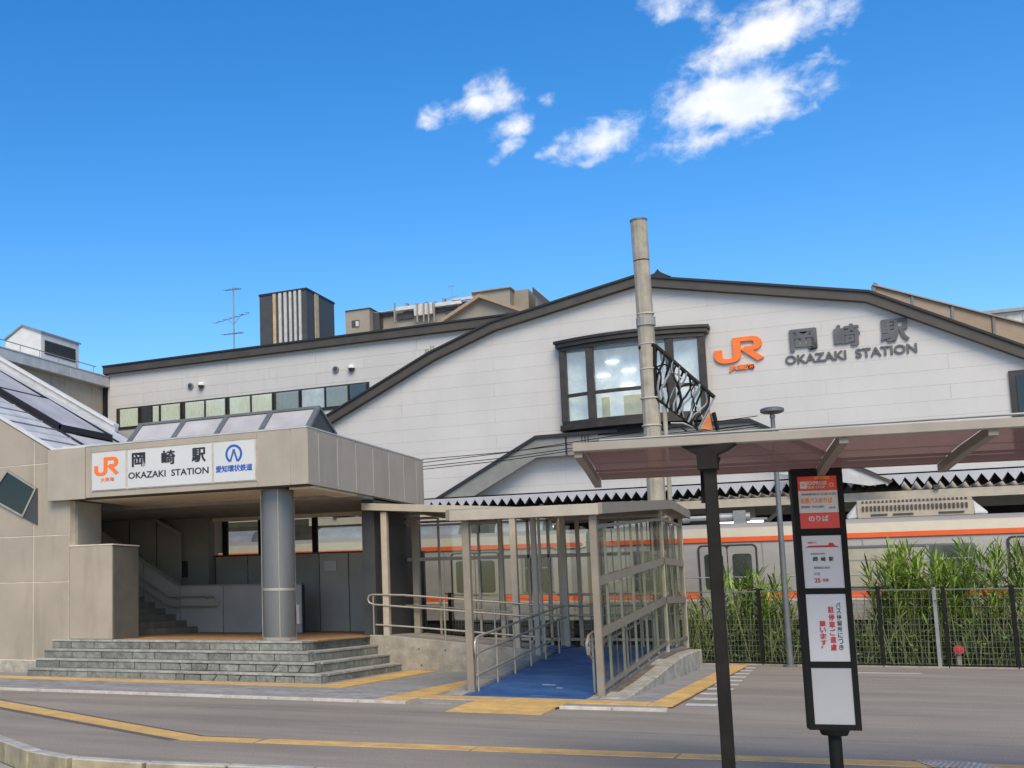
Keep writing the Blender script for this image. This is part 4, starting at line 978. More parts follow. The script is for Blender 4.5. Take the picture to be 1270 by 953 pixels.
def ac_unit(x0, x1, car_):
    y0, y1 = TYF + .5, TYF + 2.4
    b = MB().prism([(y0, 3.52), (y0 + .06, 3.86), (y0 + .35, 4.0), (y1 - .35, 4.0), (y1 - .06, 3.86), (y1, 3.52)], 'x', x0 + .25, x1 - .3).build('air_conditioner', 'ac_beige', car_)
    for (a, c, s) in ((x0, x0 + .25, -1), (x1 - .3, x1, 1)):
        za, zb = (3.72, 4.0) if s < 0 else (4.0, 3.66)
        MB().hexa([(a, y0 + .05, 3.52), (c, y0 + .02, 3.52), (c, y1, 3.52), (a, y1, 3.52), (a, y0 + .2, za - .1), (c, y0 + .2, zb - .08), (c, y1 - .2, zb - .08), (a, y1 - .2, za - .1)]).build('end_cowl', 'ac_white', b, bevel=.03)
    n = int((x1 - x0 - .7) / .09)
    for r_, (yy, za, zb) in enumerate(((y0 - .01, 3.70, 3.82), (y0 + .12, 3.89, 3.96))):
        mb = MB()
        for i in range(n):
            x = x0 + .36 + i * .09; mb.box(x, x + .045, yy, yy + .10, za, zb)
        mb.build('vent_slots', 'louvre' if r_ == 0 else 'dark_trim', b)
    for a, c in ((.1, .25), (.3, .48), (.7, .92)):
        w = x1 - x0 - .6; MB().box(x0 + .3 + w * a, x0 + .3 + w * c, y0 - .03, y0 + .02, 3.575, 3.61).build('grille', 'charcoal', b)
ac_unit(-.62, 2.45, carB); ac_unit(6.5, 9.5, carB)
def roof_dome(x0, x1, car_):
    y = TYF + 1.1; prof = [(y + .7 * math.cos(a), 3.5 + .42 * math.sin(a)) for a in [math.pi * i / 10 for i in range(11)]]
    MB().prism(prof, 'x', x0, x1).build('roof_pod', 'silver', car_, smooth=True)
for a, b in ((-19.5, -17.9), (-15.6, -12.9), (-12.7, -10.9), (-9.8, -8.4)): roof_dome(a, b, carA)
for a, b in ((-6.4, -5.0),): roof_dome(a, b, carB)
MB().tube([(-4.6, TYF + .6, 3.68), (-2.9, TYF + .6, 3.68)], .12, 12).build('roof_pipe', 'silver', carB, smooth=True)
MB().box(-3.3, -3.0, TYF + .4, TYF + .75, 3.5, 3.85).build('roof_box', 'galva', carB)
MB().box(-4.4, -3.9, TYF + .5, TYF + .9, 3.5, 3.8).build('roof_box', 'black_metal', carB)
gw = MB().box(-7.1, -6.62, TYF + .6, TYF + 2.3, .9, 3.3).build('gangway', 'rubber', carA)

# ------------------------------------------------------------------ access ramp
RX0, RX1 = -6.05, -3.95
RSY, RTY, LZ = 19.25, 25.8, .46     # foot, top of slope, landing height
def rampz(y): return PZ + (LZ - PZ) * max(0, min(1, (y - RSY) / (RTY - RSY)))
rm = thing('access_ramp', 'blue surfaced concrete wheelchair ramp rising to the station entrance', 'ramp', (-5, 22, 0))
MB().prism([(18.72, -.05), (RTY, -.05), (29.2, -.05), (29.2, LZ), (RTY, LZ), (RSY, PZ + .008), (18.72, PZ + .004)], 'x', RX0 + .003, RX1 - .003).build('ramp_slab', 'concrete', rm)
MB().prism([(18.85, PZ + .006), (RSY + .02, PZ + .009), (RTY, LZ + .002), (28.9, LZ + .002), (28.9, LZ + .012), (RTY, LZ + .012), (RSY, PZ + .018), (18.85, PZ + .014)], 'x', RX0 + .04, RX1 - .12).build('blue_surface', 'blue_paint', rm)
MB().prism([(-10.3, 0), (RX0, 0), (RX0, LZ), (-9.6, .78), (-10.3, .78)], 'y', 25.05, 27.3).build('ramp_slab', 'concrete', rm)
MB().prism([(-9.5, .79), (RX0 + .05, LZ + .015), (RX0 + .05, LZ + .003), (-9.5, .775)], 'y', 25.1, 27.2).build('grey_surface', 'pavement', rm)
# sheet of blue where the flights meet
MB().box(-6.9, RX0 + .03, 25.3, 27.2, LZ + .02, LZ + .055).build('blue_surface', 'blue_paint', rm)
MB().prism([(-10.05, -.02), (RX0, -.02), (RX0, LZ + .02), (-9.7, .80), (-10.05, .80)], 'y', 24.98, 25.1).build('side_wall', 'concrete', rm, bevel=.01)
# inclined strip left of the blue slope
MB().prism([(RSY - .15, 0), (25.0, 0), (25.0, LZ + .03), (RTY - .8, LZ + .03), (RSY - .15, PZ + .01)], 'x', RX0 - .32, RX0 - .0).build('side_strip', 'concrete', rm)
for x, z in ((-8.9, .5), (-8.3, .48), (-7.7, .2), (-8.85, .15)): MB().tube([(x, 24.975, z), (x, 24.985, z)], .02, 8).build('tie_hole', 'mortar', rm)
for (px, py, hw) in ((668, 864, .13), (681.5, 849, .11), (694, 838.5, .05)):
    z_ = .1
    for _ in range(8): c = at(px, py, Z=z_); z_ = rampz(c.y)
    MB().box(c.x - hw, c.x + hw, c.y - .05, c.y + .05, z_ - .01, z_ + .017).build('paint_chip', 'white_line', rm)
# right hand planter plinth
PX0, PX1 = -3.9, -3.52
MB().prism([(19.15, -.02), (28.2, -.02), (28.2, .42), (26.4, .42), (24.5, .36), (21.8, .17), (19.15, .03)], 'x', RX1 + .03, PX1).build('plinth', 'old_concrete', rm, bevel=.015)
mat('soil', (.16, .12, .08), .95, var=.3, bump=.5)
MB().prism([(20.0, .05), (28.0, .4), (28.0, .44), (26, .44), (20.0, .085)], 'x', RX1 + .05, PX0 + .12).build('soil_strip', 'soil', rm)

# ------------------------------------------------------------------ ramp shelter: posts, roof, glass screens
sh = thing('ramp_shelter', 'brown steel framed glazed shelter covering the blue ramp', 'shelter', (-6, 24, 0))
def post(x, y, z0, z1, w=.1, nm='post', mt='shelter_frame', d=None):
    if y > 24: mt = 'back_frame_lit'  # rear posts under the roof take the brightened colour
    return MB().box(x - w / 2, x + w / 2, y - (d or w) / 2, y + (d or w) / 2, z0, z1).build(nm, mt, sh, bevel=.006)
def zt2(y): return 2.9 + (3.42 - 2.9) * max(0, min(1, (y - 19.3) / 7.3))
def zr(y): return zt2(y)
post(-6.03, 19.45, 0, 2.9, .12); post(-3.93, 19.4, 0, 2.9, .11)
post(-9.66, 25.1, .78, 3.55, .14); post(-6.75, 25.1, .45, 3.38, .13); post(-6.12, 24.3, .3, zr(24.3), .1)
post(-6.12, 24.75, .3, zr(24.7), .05); post(-6.12, 26.9, .4, 3.45, .11)
# roofs
MB().prism([(19.3, 2.91), (26.6, 3.44), (29.3, 3.38), (29.3, 3.53), (26.6, 3.60), (19.3, 3.06)], 'x', -6.2, -3.82).build('roof_deck', 'shelter_frame', sh)
MB().box(-6.24, -3.80, 19.22, 19.30, 2.89, 3.07).build('roof_edge', 'cream_beam', sh, bevel=.006)
MB().prism([(19.22, 2.9), (26.6, 3.44), (29.4, 3.38), (29.4, 3.56), (26.6, 3.63), (19.22, 3.08)], 'x', -3.80, -3.74).build('roof_edge', 'shelter_frame', sh)
MB().prism([(19.22, 2.9), (26.6, 3.44), (26.6, 3.63), (19.22, 3.08)], 'x', -6.30, -6.24).build('roof_edge', 'shelter_frame', sh)
MB().prism([(-10.15, 3.61), (-6.3, 3.33), (-6.3, 3.49), (-10.15, 3.77)], 'y', 24.95, 25.03).build('roof_edge', 'cream_beam', sh, bevel=.006)
MB().prism([(-10.1, 3.66), (-6.3, 3.38), (-6.3, 3.46), (-10.1, 3.74)], 'y', 25.03, 27.5).build('roof_deck', 'shelter_frame', sh)
for x in (-9.0, -8.0, -7.0): MB().box(x - .04, x + .04, 25.03, 27.4, 3.51 - (x + 9) * .073, 3.575 - (x + 9) * .073).build('roof_joist', 'shelter_frame', sh)
# back glazing of the walkway and landing, Y = 27.3
YBK = 27.35
for x, w in ((-10.12, .05), (-9.74, .15), (-9.16, .05), (-8.19, .05), (-7.66, .10), (-7.02, .06), (-6.56, .06), (-6.30, .10), (-5.9, .08), (-5.45, .08), (-5.0, .05), (-4.6, .05), (-4.1, .08)):
    post(x, YBK, .5, 3.58 - max(0, x + 10) * .06, w, 'glazing_bar')
for a, b, zz_, h in ((-10.12, -9.74, 3.34, .05), (-9.74, -4.0, 3.33, .05), (-10.12, -4.0, 2.5, .08), (-10.12, -4.0, .62, .06), (-6.4, -4.0, 1.62, .06), (-10.12, -9.2, 3.50, .06)):
    MB().box(a, b, YBK - .03, YBK + .03, zz_, zz_ + h).build('glazing_rail', 'back_frame_lit', sh)
MB().box(-10.1, -4.0, YBK + .034, YBK + .042, .68, 3.33).build('glass_pane', 'clear_glass', sh)
# landing back wall further behind, and left dark booth
MB().box(-10.25, -9.95, 25.2, 28.3, .78, 3.9).build('booth_wall', 'charcoal', sh)
# sloping screen on the right, X = -3.95
XS = -3.95
def sc_z(base, y): return base + .5 * max(0, min(1, (y - 20.0) / 6.3))
mids = [19.78 + .6 * i for i in range(16)]
for i, y in enumerate(mids):
    if y < 20: continue
    big = i % 2 == 1
    MB().box(XS - (.02 if big else .008), XS + (.02 if big else .008), y - (.02 if big else .008), y + (.02 if big else .008), rampz(y) + .03, sc_z(2.72, y)).build('baluster', 'steel' if big else 'grey_metal', sh)
def rail_bar(zbase, h, mt='shelter_frame', w=.06, y1=29.2):
    for ya, yb in ((19.45, 26.3), (26.3, y1)):
        MB().prism([(ya, sc_z(zbase, ya) - h), (yb, sc_z(zbase, yb) - h), (yb, sc_z(zbase, yb)), (ya, sc_z(zbase, ya))], 'x', XS - w / 2, XS + w / 2).build('screen_rail', mt, sh)
rail_bar(2.74, .06); rail_bar(1.90, .14, w=.07); rail_bar(1.08, .14, w=.07); rail_bar(.17, .06)
for ya, yb in zip([19.5, 21.2, 22.9, 24.6, 26.3, 28.0], [21.2, 22.9, 24.6, 26.3, 28.0, 29.15]):
    for zb, zt_ in ((1.9, 2.68), (1.08, 1.76), (.17, .94)):
        MB().prism([(ya + .01, sc_z(zb, ya)), (yb - .01, sc_z(zb, yb)), (yb - .01, sc_z(zt_, yb)), (ya + .01, sc_z(zt_, ya))], 'x', XS + .022, XS + .028).build('glass_pane', 'screen_glass', sh)
post(XS, 29.2, .4, 3.4, .08); post(XS, 26.35, .4, 3.45, .07)
MB().tube([(-4.2, 28.4, 3.3), (-4.2, 28.8, 3.3)], .03, 8).build('ceiling_lamp', 'lamp_white', sh)

# ------------------------------------------------------------------ handrails
G = 'steel handrails of the station entrance'
def hrail(label, paths, posts, loc):
    t = thing('handrail', label, 'handrail', loc, G)
    for p in paths: MB().tube(p, .021, 10).build('rail', 'rail_steel', t, smooth=True)
    for (x, y, z0, z1) in posts: cyl('post', x, y, z0, z1, .019, 'steel', t, n=10)
    return t
xa = -5.93
hrail('double steel handrail along the left edge of the blue ramp', [
    [(xa, 19.42, .66), (xa, 19.38, .72), (xa, 19.38, .86), (xa, 19.45, .93), (xa, 19.6, .96), (xa, 25.5, 1.40), (xa, 26.0, 1.41)],
    [(xa, 19.42, .66), (xa, 19.6, .70), (xa, 25.5, 1.15), (xa, 26.0, 1.16)], [(xa, 19.45, .33), (xa, 25.3, .76)]],
    [(xa, 19.5 + i * 1.15, rampz(19.5 + i * 1.15), .93 + i * .083) for i in range(6)], (xa, 19.5, 0))
xb = -4.1
h2 = hrail('steel handrail with spoked end panel right of the blue ramp foot', [
    [(xb, 19.62, .62), (xb, 19.35, .70), (xb, 19.28, .86), (xb, 19.45, .98), (xb, 19.8, 1.03), (xb, 25.6, 1.45), (xb, 28.9, 1.45)],
    [(xb, 19.75, .78), (xb, 25.6, 1.2), (xb, 28.9, 1.2)]],
    [(xb, 19.72, .05, 1.0)] + [(xb, 21.2 + i * 1.5, rampz(21.2 + i * 1.5), 1.1 + i * .105) for i in range(5)], (xb, 19.4, 0))
for a in range(6):
    th = R_(60 * a + 20); MB().tube([(xb, 19.5, .82), (xb, 19.5 + .17 * math.cos(th), .82 + .17 * math.sin(th))], .009, 6).build('spoke', 'rail_steel', h2)
yf = 25.02
hrail('triple steel handrail along the front of the upper walkway', [
    [(-9.95, yf, 1.48), (-10.05, yf, 1.52), (-10.08, yf, 1.6), (-10.05, yf, 1.68), (-9.95, yf, 1.70), (-9.2, yf, 1.68), (-6.2, yf, 1.43)],
    [(-9.95, yf, 1.48), (-9.2, yf, 1.42), (-6.2, yf, 1.18)], [(-9.9, yf, 1.03), (-9.2, yf, .99), (-6.2, yf, .76)]],
    [(x, yf, .78 - max(0, (x + 9.6)) * .09, 1.66 - max(0, (x + 9.6)) * .075) for x in (-9.95, -8.3, -7.2)], (-9, yf, .6))
hrail('double steel handrail on the glazed back of the landing', [
    [(-10.0, 27.1, 1.66), (-9.4, 27.1, 1.64), (-6.4, 27.1, 1.40), (-4.2, 27.1, 1.40)], [(-10.0, 27.1, 1.44), (-9.4, 27.1, 1.42), (-6.4, 27.1, 1.18), (-4.2, 27.1, 1.18)]],
    [(x, 27.1, .5, 1.4) for x in (-9.0, -7.5, -6.3, -5.3, -4.3)], (-7, 27.1, .5))

# ------------------------------------------------------------------ black mesh fence, weeds
YF = 30.0
fe = thing('mesh_fence', 'black wire mesh fence in front of the weeds and train', 'fence', (0, YF, 0))
fx = [-9.8, -7.2, at(868, 780, Y=YF).x - .6, at(945, 800, Y=YF).x, at(1020, 800, Y=YF).x, at(1094, 800, Y=YF).x, at(1175, 800, Y=YF).x, at(1261, 800, Y=YF).x, 4.1, 5.8, 7.5, 9.2]
for i, x in enumerate(fx):
    pp = MB().box(x - .04, x + .04, YF - .04, YF + .04, -.05, 1.74).build('post', 'black_metal', fe, bevel=.005)
    if i == 6: MB().box(x - .2, x - .13, YF - .03, YF + .03, -.05, 1.72).build('gate_post', 'galva', fe)
    MB().box(x - .12, x + .12, YF - .02, YF + .02, 1.70, 1.73).build('clip', 'black_metal', fe)
for a, b in zip(fx, fx[1:]):
    mb = MB(); x = a + .06
    while x < b - .04:
        mb.box(x - .003, x + .003, YF - .003, YF + .003, .06, 1.04 if int(x * 20) % 3 else 1.66); x += .075
    for z in [.08, .2, .32, .44, .56, .68, .80, .92, 1.04, 1.3, 1.48, 1.66]: mb.box(a + .04, b - .04, YF + .003, YF + .008, z - .003, z + .003)
    o = mb.build('wire_mesh', 'fence_green', fe); o['kind'] = 'stuff'
    MB().box(a + .04, b - .04, YF - .012, YF + .012, .03, .06).build('bottom_rail', 'black_metal', fe)
    MB().box(a + .04, b - .04, YF - .01, YF + .01, 1.66, 1.685).build('top_rail', 'fence_green', fe)
    MB().box(a + .01, b - .01, YF - .07, YF + .07, -.04, .03).build('footing', 'concrete', fe)
bf = thing('pipe_fence', 'thin pale pipe rail running above the weeds behind the mesh fence', 'fence', (0, 32.8, 0))
MB().tube([(-6.4, 32.8, 2.05), (9, 32.8, 2.05)], .014, 6).build('rail', 'galva', bf)
MB().tube([(-6.4, 32.8, 1.55), (9, 32.8, 1.55)], .012, 6).build('rail', 'galva', bf)
for i in range(10): MB().tube([(-6.3 + i * 1.6, 32.8, 0), (-6.3 + i * 1.6, 32.8, 2.05)], .012, 6).build('post', 'galva', bf)

def blade(mb, x, y, z, h, lean, w, k=0):
    a = random.uniform(0, 6.28); dx, dy = math.cos(a), math.sin(a); px, py = -dy * w / 2, dx * w / 2
    px, py = w / 2 * random.choice((1, -1)), w * random.uniform(-.4, .4)
    V = []
    for i in range(4):
        t = i / 3; s = 1 - t ** 2 * .98; o = lean * t * t * h
        V += [(x + dx * o - px * s, y + dy * o - py * s, z + h * t * (1 - .25 * lean * t)), (x + dx * o + px * s, y + dy * o + py * s, z + h * t * (1 - .25 * lean * t))]
    mb.add(V, [(0, 1, 3, 2), (2, 3, 5, 4), (4, 5, 7, 6)], k)
def tall_weed(x, y, H, n, spread, label):
    t = thing('tall_weed', label, 'plant', (x, y, 0), 'tall green weeds behind the mesh fence')
    st = MB(); mb = MB(); m_ = max(4, n // 17)
    for i in range(m_):
        sx, sy = random.gauss(0, spread * .42), random.gauss(0, .28); h = H * random.choice((1, .95, .85, .7, .55)) * random.uniform(.85, 1.0)
        lx_, ly_ = random.gauss(0, .16) + sx * .35, random.gauss(0, .12)
        f = lambda t: Vector((x + sx + lx_ * t * t, y + sy + ly_ * t * t, h * t * .93))
        st.tube([f(0), f(.35), f(.7), f(1)], .012, 4, r2=.003)
        for j in range(random.randint(20, 30)):
            t0 = random.uniform(.5, 1.0) if random.random() < .85 else random.uniform(.15, .5)
            p = f(t0); az_ = random.uniform(0, 6.28); up = random.uniform(.35, 1.1) if t0 < .9 else random.uniform(.9, 1.45)
            ln = random.uniform(.26, .62) * (1.15 if t0 > .85 else 1); w = random.uniform(.012, .024)
            dh = Vector((math.cos(az_), math.sin(az_), 0)); side = Vector((-dh.y, dh.x, 0)) * w
            if abs(side.x) < w * .5: side.x = w * .6
            V = []
            for k, sc in ((0, .5), (.4, 1), (.75, .8), (1, .05)):
                q = p + dh * (ln * math.cos(up) * k) + Vector((0, 0, ln * (math.sin(up) * k - .35 * k * k * (1.4 - up * .6))))
                V += [q - side * sc, q + side * sc]
            mb.add(V, [(0, 1, 3, 2), (2, 3, 5, 4), (4, 5, 7, 6)], random.choice((0, 0, 0, 1, 1, 2)))
    st.build('stem', 'weed_dry', t)
    mb.build('leaves', ['weed', 'weed_light', 'weed_dark'], t)
    return t
for (px, top, n, sp, lb) in ((1090, 700, 130, .35, 'low clump of green weeds right of the bus stop sign'), (1112, 672, 300, .42, 'bright green clump of tall weeds right of the bus stop sign'),
                         (1135, 680, 300, .42, 'dense green clump of tall weeds before the beige train blind'), (1165, 700, 170, .35, 'clump of tall weeds left of the grey gate post'),
                         (1205, 672, 150, .30, 'spiky clump of tall weeds right of the grey gate post'), (1230, 668, 110, .22, 'narrow upright weeds before the train wall'), (1250, 664, 120, .2, 'tallest narrow weeds by the train door at right'),
                         (895, 708, 110, .25, 'sparse tall weeds left of the black shelter post'), (918, 700, 150, .22, 'tall weeds right of the black shelter post'), (935, 702, 120, .25, 'weeds between shelter post and street lamp'),
                         (952, 712, 110, .25, 'weeds just left of the grey street lamp'), (860, 735, 110, .35, 'short weeds beside the ramp plinth'), (1180, 690, 150, .35, 'weeds behind the grey gate post'), (975, 720, 90, .2, 'short weeds between the grey street lamp and bus stop sign')):
    p = at(px, top, Y=31.2)
    tall_weed(p.x, 31.2 + random.uniform(-.3, .3), p.z * 1.02, int(n * (2.0 if px > 1000 else 1.5)), sp * 1.1, lb)
# tangled undergrowth
for nm, xr_, nn_, hz, mt_, yr in (('undergrowth', (-4.6, 9), 17000, 1.2, 'bush', (30.35, 32.4)), ('dry_stalks', (-4.6, 9), 700, 1.45, 'weed_dry', (30.3, 32.2)), ('bramble_leaves', (-4.6, 9), 2600, 1.35, 'weed', (30.3, 32.0))):
    mb = MB()
    for i in range(nn_):
        x = random.uniform(*xr_); y = random.uniform(*yr)
        top = hz * (.62 + .38 * math.sin(x * 2.3 + 1) * math.sin(x * .9 + y))
        if nm == 'dry_stalks':
            h = random.uniform(.5, hz * 1.1); lx_ = random.gauss(0, .35); w = .008
            mb.add([(x - w, y, 0), (x + w, y, 0), (x + lx_ + w, y, h), (x + lx_ - w, y, h)], [(0, 1, 2, 3)])
        else:
            z = top * random.random() ** .8; s = random.uniform(.025, .07); a = random.uniform(0, 6.28); b = random.uniform(-.6, 1.2)
            u = Vector((math.cos(a), math.sin(a), random.uniform(-.3, .3))).normalized() * s; v = Vector((-math.sin(a) * math.cos(b), math.cos(a) * math.cos(b), math.sin(b))) * s * .6
            c = Vector((x, y, z)); mb.add([c - u, c + v, c + u, c - v], [(0, 1, 2, 3)])
    o = mb.build(nm, mt_); o['kind'] = 'stuff'
    tag(o, {'undergrowth': 'dark green tangled undergrowth filling the strip behind the mesh fence', 'dry_stalks': 'straw coloured dry stalks among the undergrowth behind the fence', 'bramble_leaves': 'lighter green leaves spreading over the undergrowth'}[nm], 'undergrowth')
rb = thing('red_reflector', 'round red reflector on a short stake behind the mesh fence', 'reflector', (at(1189, 806, Y=30.2).x, 30.2, 0))
c = at(1189, 806, Y=30.15)
MB().tube([(c.x, 30.12, c.z), (c.x, 30.18, c.z)], .10, 20).build('disc', 'red_plastic', rb, smooth=True); MB().tube([(c.x, 30.10, c.z), (c.x, 30.12, c.z)], .05, 16).build('lens', 'red_ink', rb); MB().box(c.x - .04, c.x + .04, 30.18, 30.22, 0, c.z).build('stake', 'concrete', rb)

# ------------------------------------------------------------------ street lamp and plaza pole
lx, ly = -1.86, 29.4
sl_ = thing('street_lamp', 'slim grey street lamp with flat round head by the fence', 'street lamp', (lx, ly, 0))
MB().tube([(lx, ly, 0), (lx, ly, 5.72)], .072, 14, r2=.046).build('pole', 'grey_metal', sl_, smooth=True)
MB().tube([(lx, ly, 5.60), (lx, ly, 5.66)], .06, 14).build('collar', 'galva', sl_)
mb = MB(); mb.tube([(lx, ly, 5.70), (lx, ly, 5.735), (lx, ly, 5.80), (lx, ly, 5.83)], .25, 24); 
mb.v = [((lx + (v[0] - lx) * (.75 if abs(v[2] - 5.70) < .01 or abs(v[2] - 5.83) < .005 else 1)), (ly + (v[1] - ly) * (.75 if abs(v[2] - 5.70) < .01 or abs(v[2] - 5.83) < .005 else 1)), v[2]) for v in mb.v]
mb.build('lamp_head', 'grey_metal', sl_, smooth=True)
MB().tube([(lx, ly, 0), (lx, ly, .05)], .14, 14).build('base_plate', 'grey_metal', sl_)

YP = 28.9
qx = at(815, 630, Y=YP).x
pl_ = thing('plaza_pole', 'tall tapered concrete column with a slanted metal art bracket', 'pole', (qx, YP, 0))
qt = at(791, 275, Y=YP)
MB().tube([(qx, YP, 0), (qx, YP, 5.0), (qx - .03, YP, qt.z - 1.0)], .215, 12, r2=.185).build('shaft', 'concrete_pole', pl_)
MB().tube([(qx - .03, YP, qt.z - .97), (qx - .04, YP, qt.z)], .19, 12).build('shaft_top', 'concrete_pole', pl_)
MB().tube([(qx - .04, YP, qt.z - .0), (qx - .04, YP, qt.z + .04)], .20, 24).build('cap', 'grey_metal', pl_)
for zc, h in ((qt.z - 2.3, .03), (7.5, .02), (6.9, .03), (6.2, .03), (5.55, .03), (5.25, .02)):
    MB().tube([(qx - .01, YP, zc), (qx - .01, YP, zc + h)], .222 if zc < 6.5 else .205, 16).build('band', 'pale_kerb', pl_)
MB().tube([(qx - .01, YP, 7.95), (qx - .01, YP, 8.15)], .22, 16).build('clamp', 'dark_panel', pl_)
MB().tube([(qx + .3, YP - .05, 0), (qx + .3, YP - .05, 6.0)], .05, 10).build('drain_pipe', 'concrete_pole', pl_)
ar = thing('bracket_sculpture', 'black framed slanted lattice of wavy silver tubes on the tall column', 'sculpture', (qx + .3, YP, 6))
def pp_(x, y): return at(x, y, Y=YP - .1)
fr = [pp_(812, 428), pp_(886, 493), pp_(866, 533), pp_(812, 493)]
for (a, b, r) in ((fr[0], fr[1], .045), (fr[3], fr[2], .03), (fr[0], fr[3], .05)):
    MB().tube([a, b], r, 8).build('frame_bar', 'black_metal', ar)
MB().tube([pp_(812, 428), pp_(792, 432)], .05, 8).build('frame_bar', 'black_metal', ar)
MB().tube([fr[1], fr[2]], .02, 8).build('frame_bar', 'silver', ar)
rnd = random.Random(5)
for i in range(17):
    u = (i + .7) / 18; a = fr[0].lerp(fr[1], u); b = fr[3].lerp(fr[2], min(1, u + .02))
    P = []; ph0 = rnd.uniform(0, 6.28); amp = rnd.uniform(.04, .12)
    for k in range(13):
        t = k / 12; c = a.lerp(b, t); P.append((c.x + amp * math.sin(ph0 + t * rnd.uniform(5.5, 6.5)) * math.sin(math.pi * t), c.y + .05 * math.sin(ph0 * 2 + t * 7), c.z))
    MB().tube(P, rnd.uniform(.014, .03), 7).build('wavy_tube', 'dull_silver' if i % 2 else 'black_metal', ar, smooth=True)
for i, (xa_, ya_, xb_, yb_) in enumerate(((815, 455, 832, 455), (830, 462, 846, 470), (845, 480, 862, 478), (832, 525, 862, 531), (834, 530, 852, 535), (860, 500, 872, 520))):
    MB().tube([pp_(xa_, ya_), pp_((xa_ + xb_) / 2, (ya_ + yb_) / 2 - 3), pp_(xb_, yb_)], .02, 7).build('cross_tube', 'dull_silver' if i % 2 else 'black_metal', ar, smooth=True)
mat('orange_plate', (.62, .20, .05), .5, var=.2)
q = [pp_(880, 512), pp_(884, 534), pp_(869, 532)]
MB().prism([(p.x, p.z) for p in q], 'y', YP - .14, YP - .1).build('orange_plate', 'orange_plate', ar)
MB().tube([q[0], q[2]], .02, 6).build('plate_edge', 'pale_kerb', ar); MB().tube([(q[0].x + .08, YP - .05, q[0].z), (q[1].x + .1, YP - .05, q[1].z)], .05, 6).build('plate_edge', 'black_metal', ar)

# overhead wires
wr = None
for i, (za, zb) in enumerate(((575, 545), (579.5, 553), (583, 556), (570, 549))):
    a = at(500, za + 2, Y=31.5); b = at(760, zb - 4, Y=31.5); mid = (a + b) / 2; mid.z -= .05
    e = b + (b - a) * .6
    o = MB().tube([a + (a - b) * .3, a, mid, b, e], .011, 5).build('overhead_wire', 'black_metal')
    tag(o, ['uppermost thin overhead wire crossing the white wall', 'middle thin overhead wire crossing the white wall', 'lowest thin overhead wire crossing the white wall', 'second overhead wire from the top before the white wall'][i], 'wire', 'overhead wires')

# ------------------------------------------------------------------ bus shelter (near)
bs = thing('bus_shelter', 'bus stop shelter with brown translucent roof on black steel posts', 'shelter', (-1.05, 9.6, -.24))
# front edge from left end to right, slightly turned like the photo shows
FL, FR_ = Vector((-2.04, 9.45, 2.76)), Vector((6.0, 10.45, 2.76))
dirx = (FR_ - FL).normalized(); diry = Vector((-dirx.y, dirx.x, 0))
def bsp(u, v, z): p = FL + dirx * u + diry * v; return Vector((p.x, p.y, z))
DEP = 1.95
def roof_z(v): return 2.76 - .075 * (v / DEP) + .012 * math.sin(math.pi * v / DEP)
LEN = 8.0
MB().bar(bsp(0, 0, 2.768), bsp(LEN, 0, 2.768), .07, .07).build('front_beam', 'shelter_beam', bs, bevel=.006)
MB().bar(bsp(0, DEP, 2.72), bsp(LEN, DEP, 2.72), .05, .055).build('rear_beam', 'shelter_frame', bs)
MB().bar(bsp(0, DEP - .06, 2.765), bsp(LEN, DEP - .06, 2.765), .04, .02).build('rear_gutter', 'post_black', bs)
ribs = [.04, .97, 1.9, 2.83, 3.76, 4.7, 5.6, 6.6, 7.5]
nseg = 2
for k, u in enumerate(ribs):
    mb = MB()
    for i in range(nseg):
        v0, v1 = DEP * i / nseg, DEP * (i + 1) / nseg; mb.bar(bsp(u, v0, roof_z(v0) - .035), bsp(u, v1, roof_z(v1) - .035), .06, .07)
    mb.build('rib', 'shelter_frame' if k != 1 else 'post_black', bs)
for a, b in zip(ribs, ribs[1:]):
    mb = MB()
    for i in range(nseg):
        v0, v1 = DEP * i / nseg, DEP * (i + 1) / nseg
        mb.hexa([bsp(a + .035, v0, roof_z(v0)), bsp(b - .035, v0, roof_z(v0)), bsp(b - .035, v1, roof_z(v1)), bsp(a + .035, v1, roof_z(v1)),
                 bsp(a + .035, v0, roof_z(v0) + .006), bsp(b - .035, v0, roof_z(v0) + .006), bsp(b - .035, v1, roof_z(v1) + .006), bsp(a + .035, v1, roof_z(v1) + .006)])
    mb.build('roof_sheet', 'tinted_roof', bs)
for u in (.04, .97, 4.7, 7.5):
    pass
PXs = [at(891, 750, Y=9.62).x]
for px_, u in ((PXs[0], None), (PXs[0] + 4.6, None)):
    yy = 9.62 + (px_ - PXs[0]) * .123
    MB().box(px_ - .045, px_ + .045, yy - .03, yy + .03, -.24, 2.62).build('post', 'post_black', bs, bevel=.008)
    mb = MB(); mb.prism([(px_ - .19, 2.735), (px_ + .2, 2.735), (px_ + .13, 2.69), (px_ + .06, 2.66), (px_ + .06, 2.55), (px_ - .08, 2.55), (px_ - .08, 2.66), (px_ - .12, 2.69)], 'y', yy - .07, yy + .07); mb.build('bracket', 'post_black', bs)
    mb = MB(); mb.hexa([(px_ - .08, yy + .05, 2.3), (px_ - .03, yy + .05, 2.3), (px_ - .03, yy + .07, 2.3), (px_ - .08, yy + .07, 2.3), (px_ - .1, yy + .3, 2.7), (px_ - .02, yy + .3, 2.7), (px_ - .02, yy + 1.0, 2.74), (px_ - .1, yy + 1.0, 2.74)]); mb.build('strut', 'post_black', bs)
    MB().box(px_ - .14, px_ + .14, yy - .12, yy + .12, -.245, -.225).build('base_plate', 'post_black', bs)
# rods on the roof edge
MB().tube([bsp(.2, .05, 2.82), bsp(4, .05, 2.84), bsp(LEN, .05, 2.85)], .010, 6).build('roof_edge_rod', 'galva', bs)

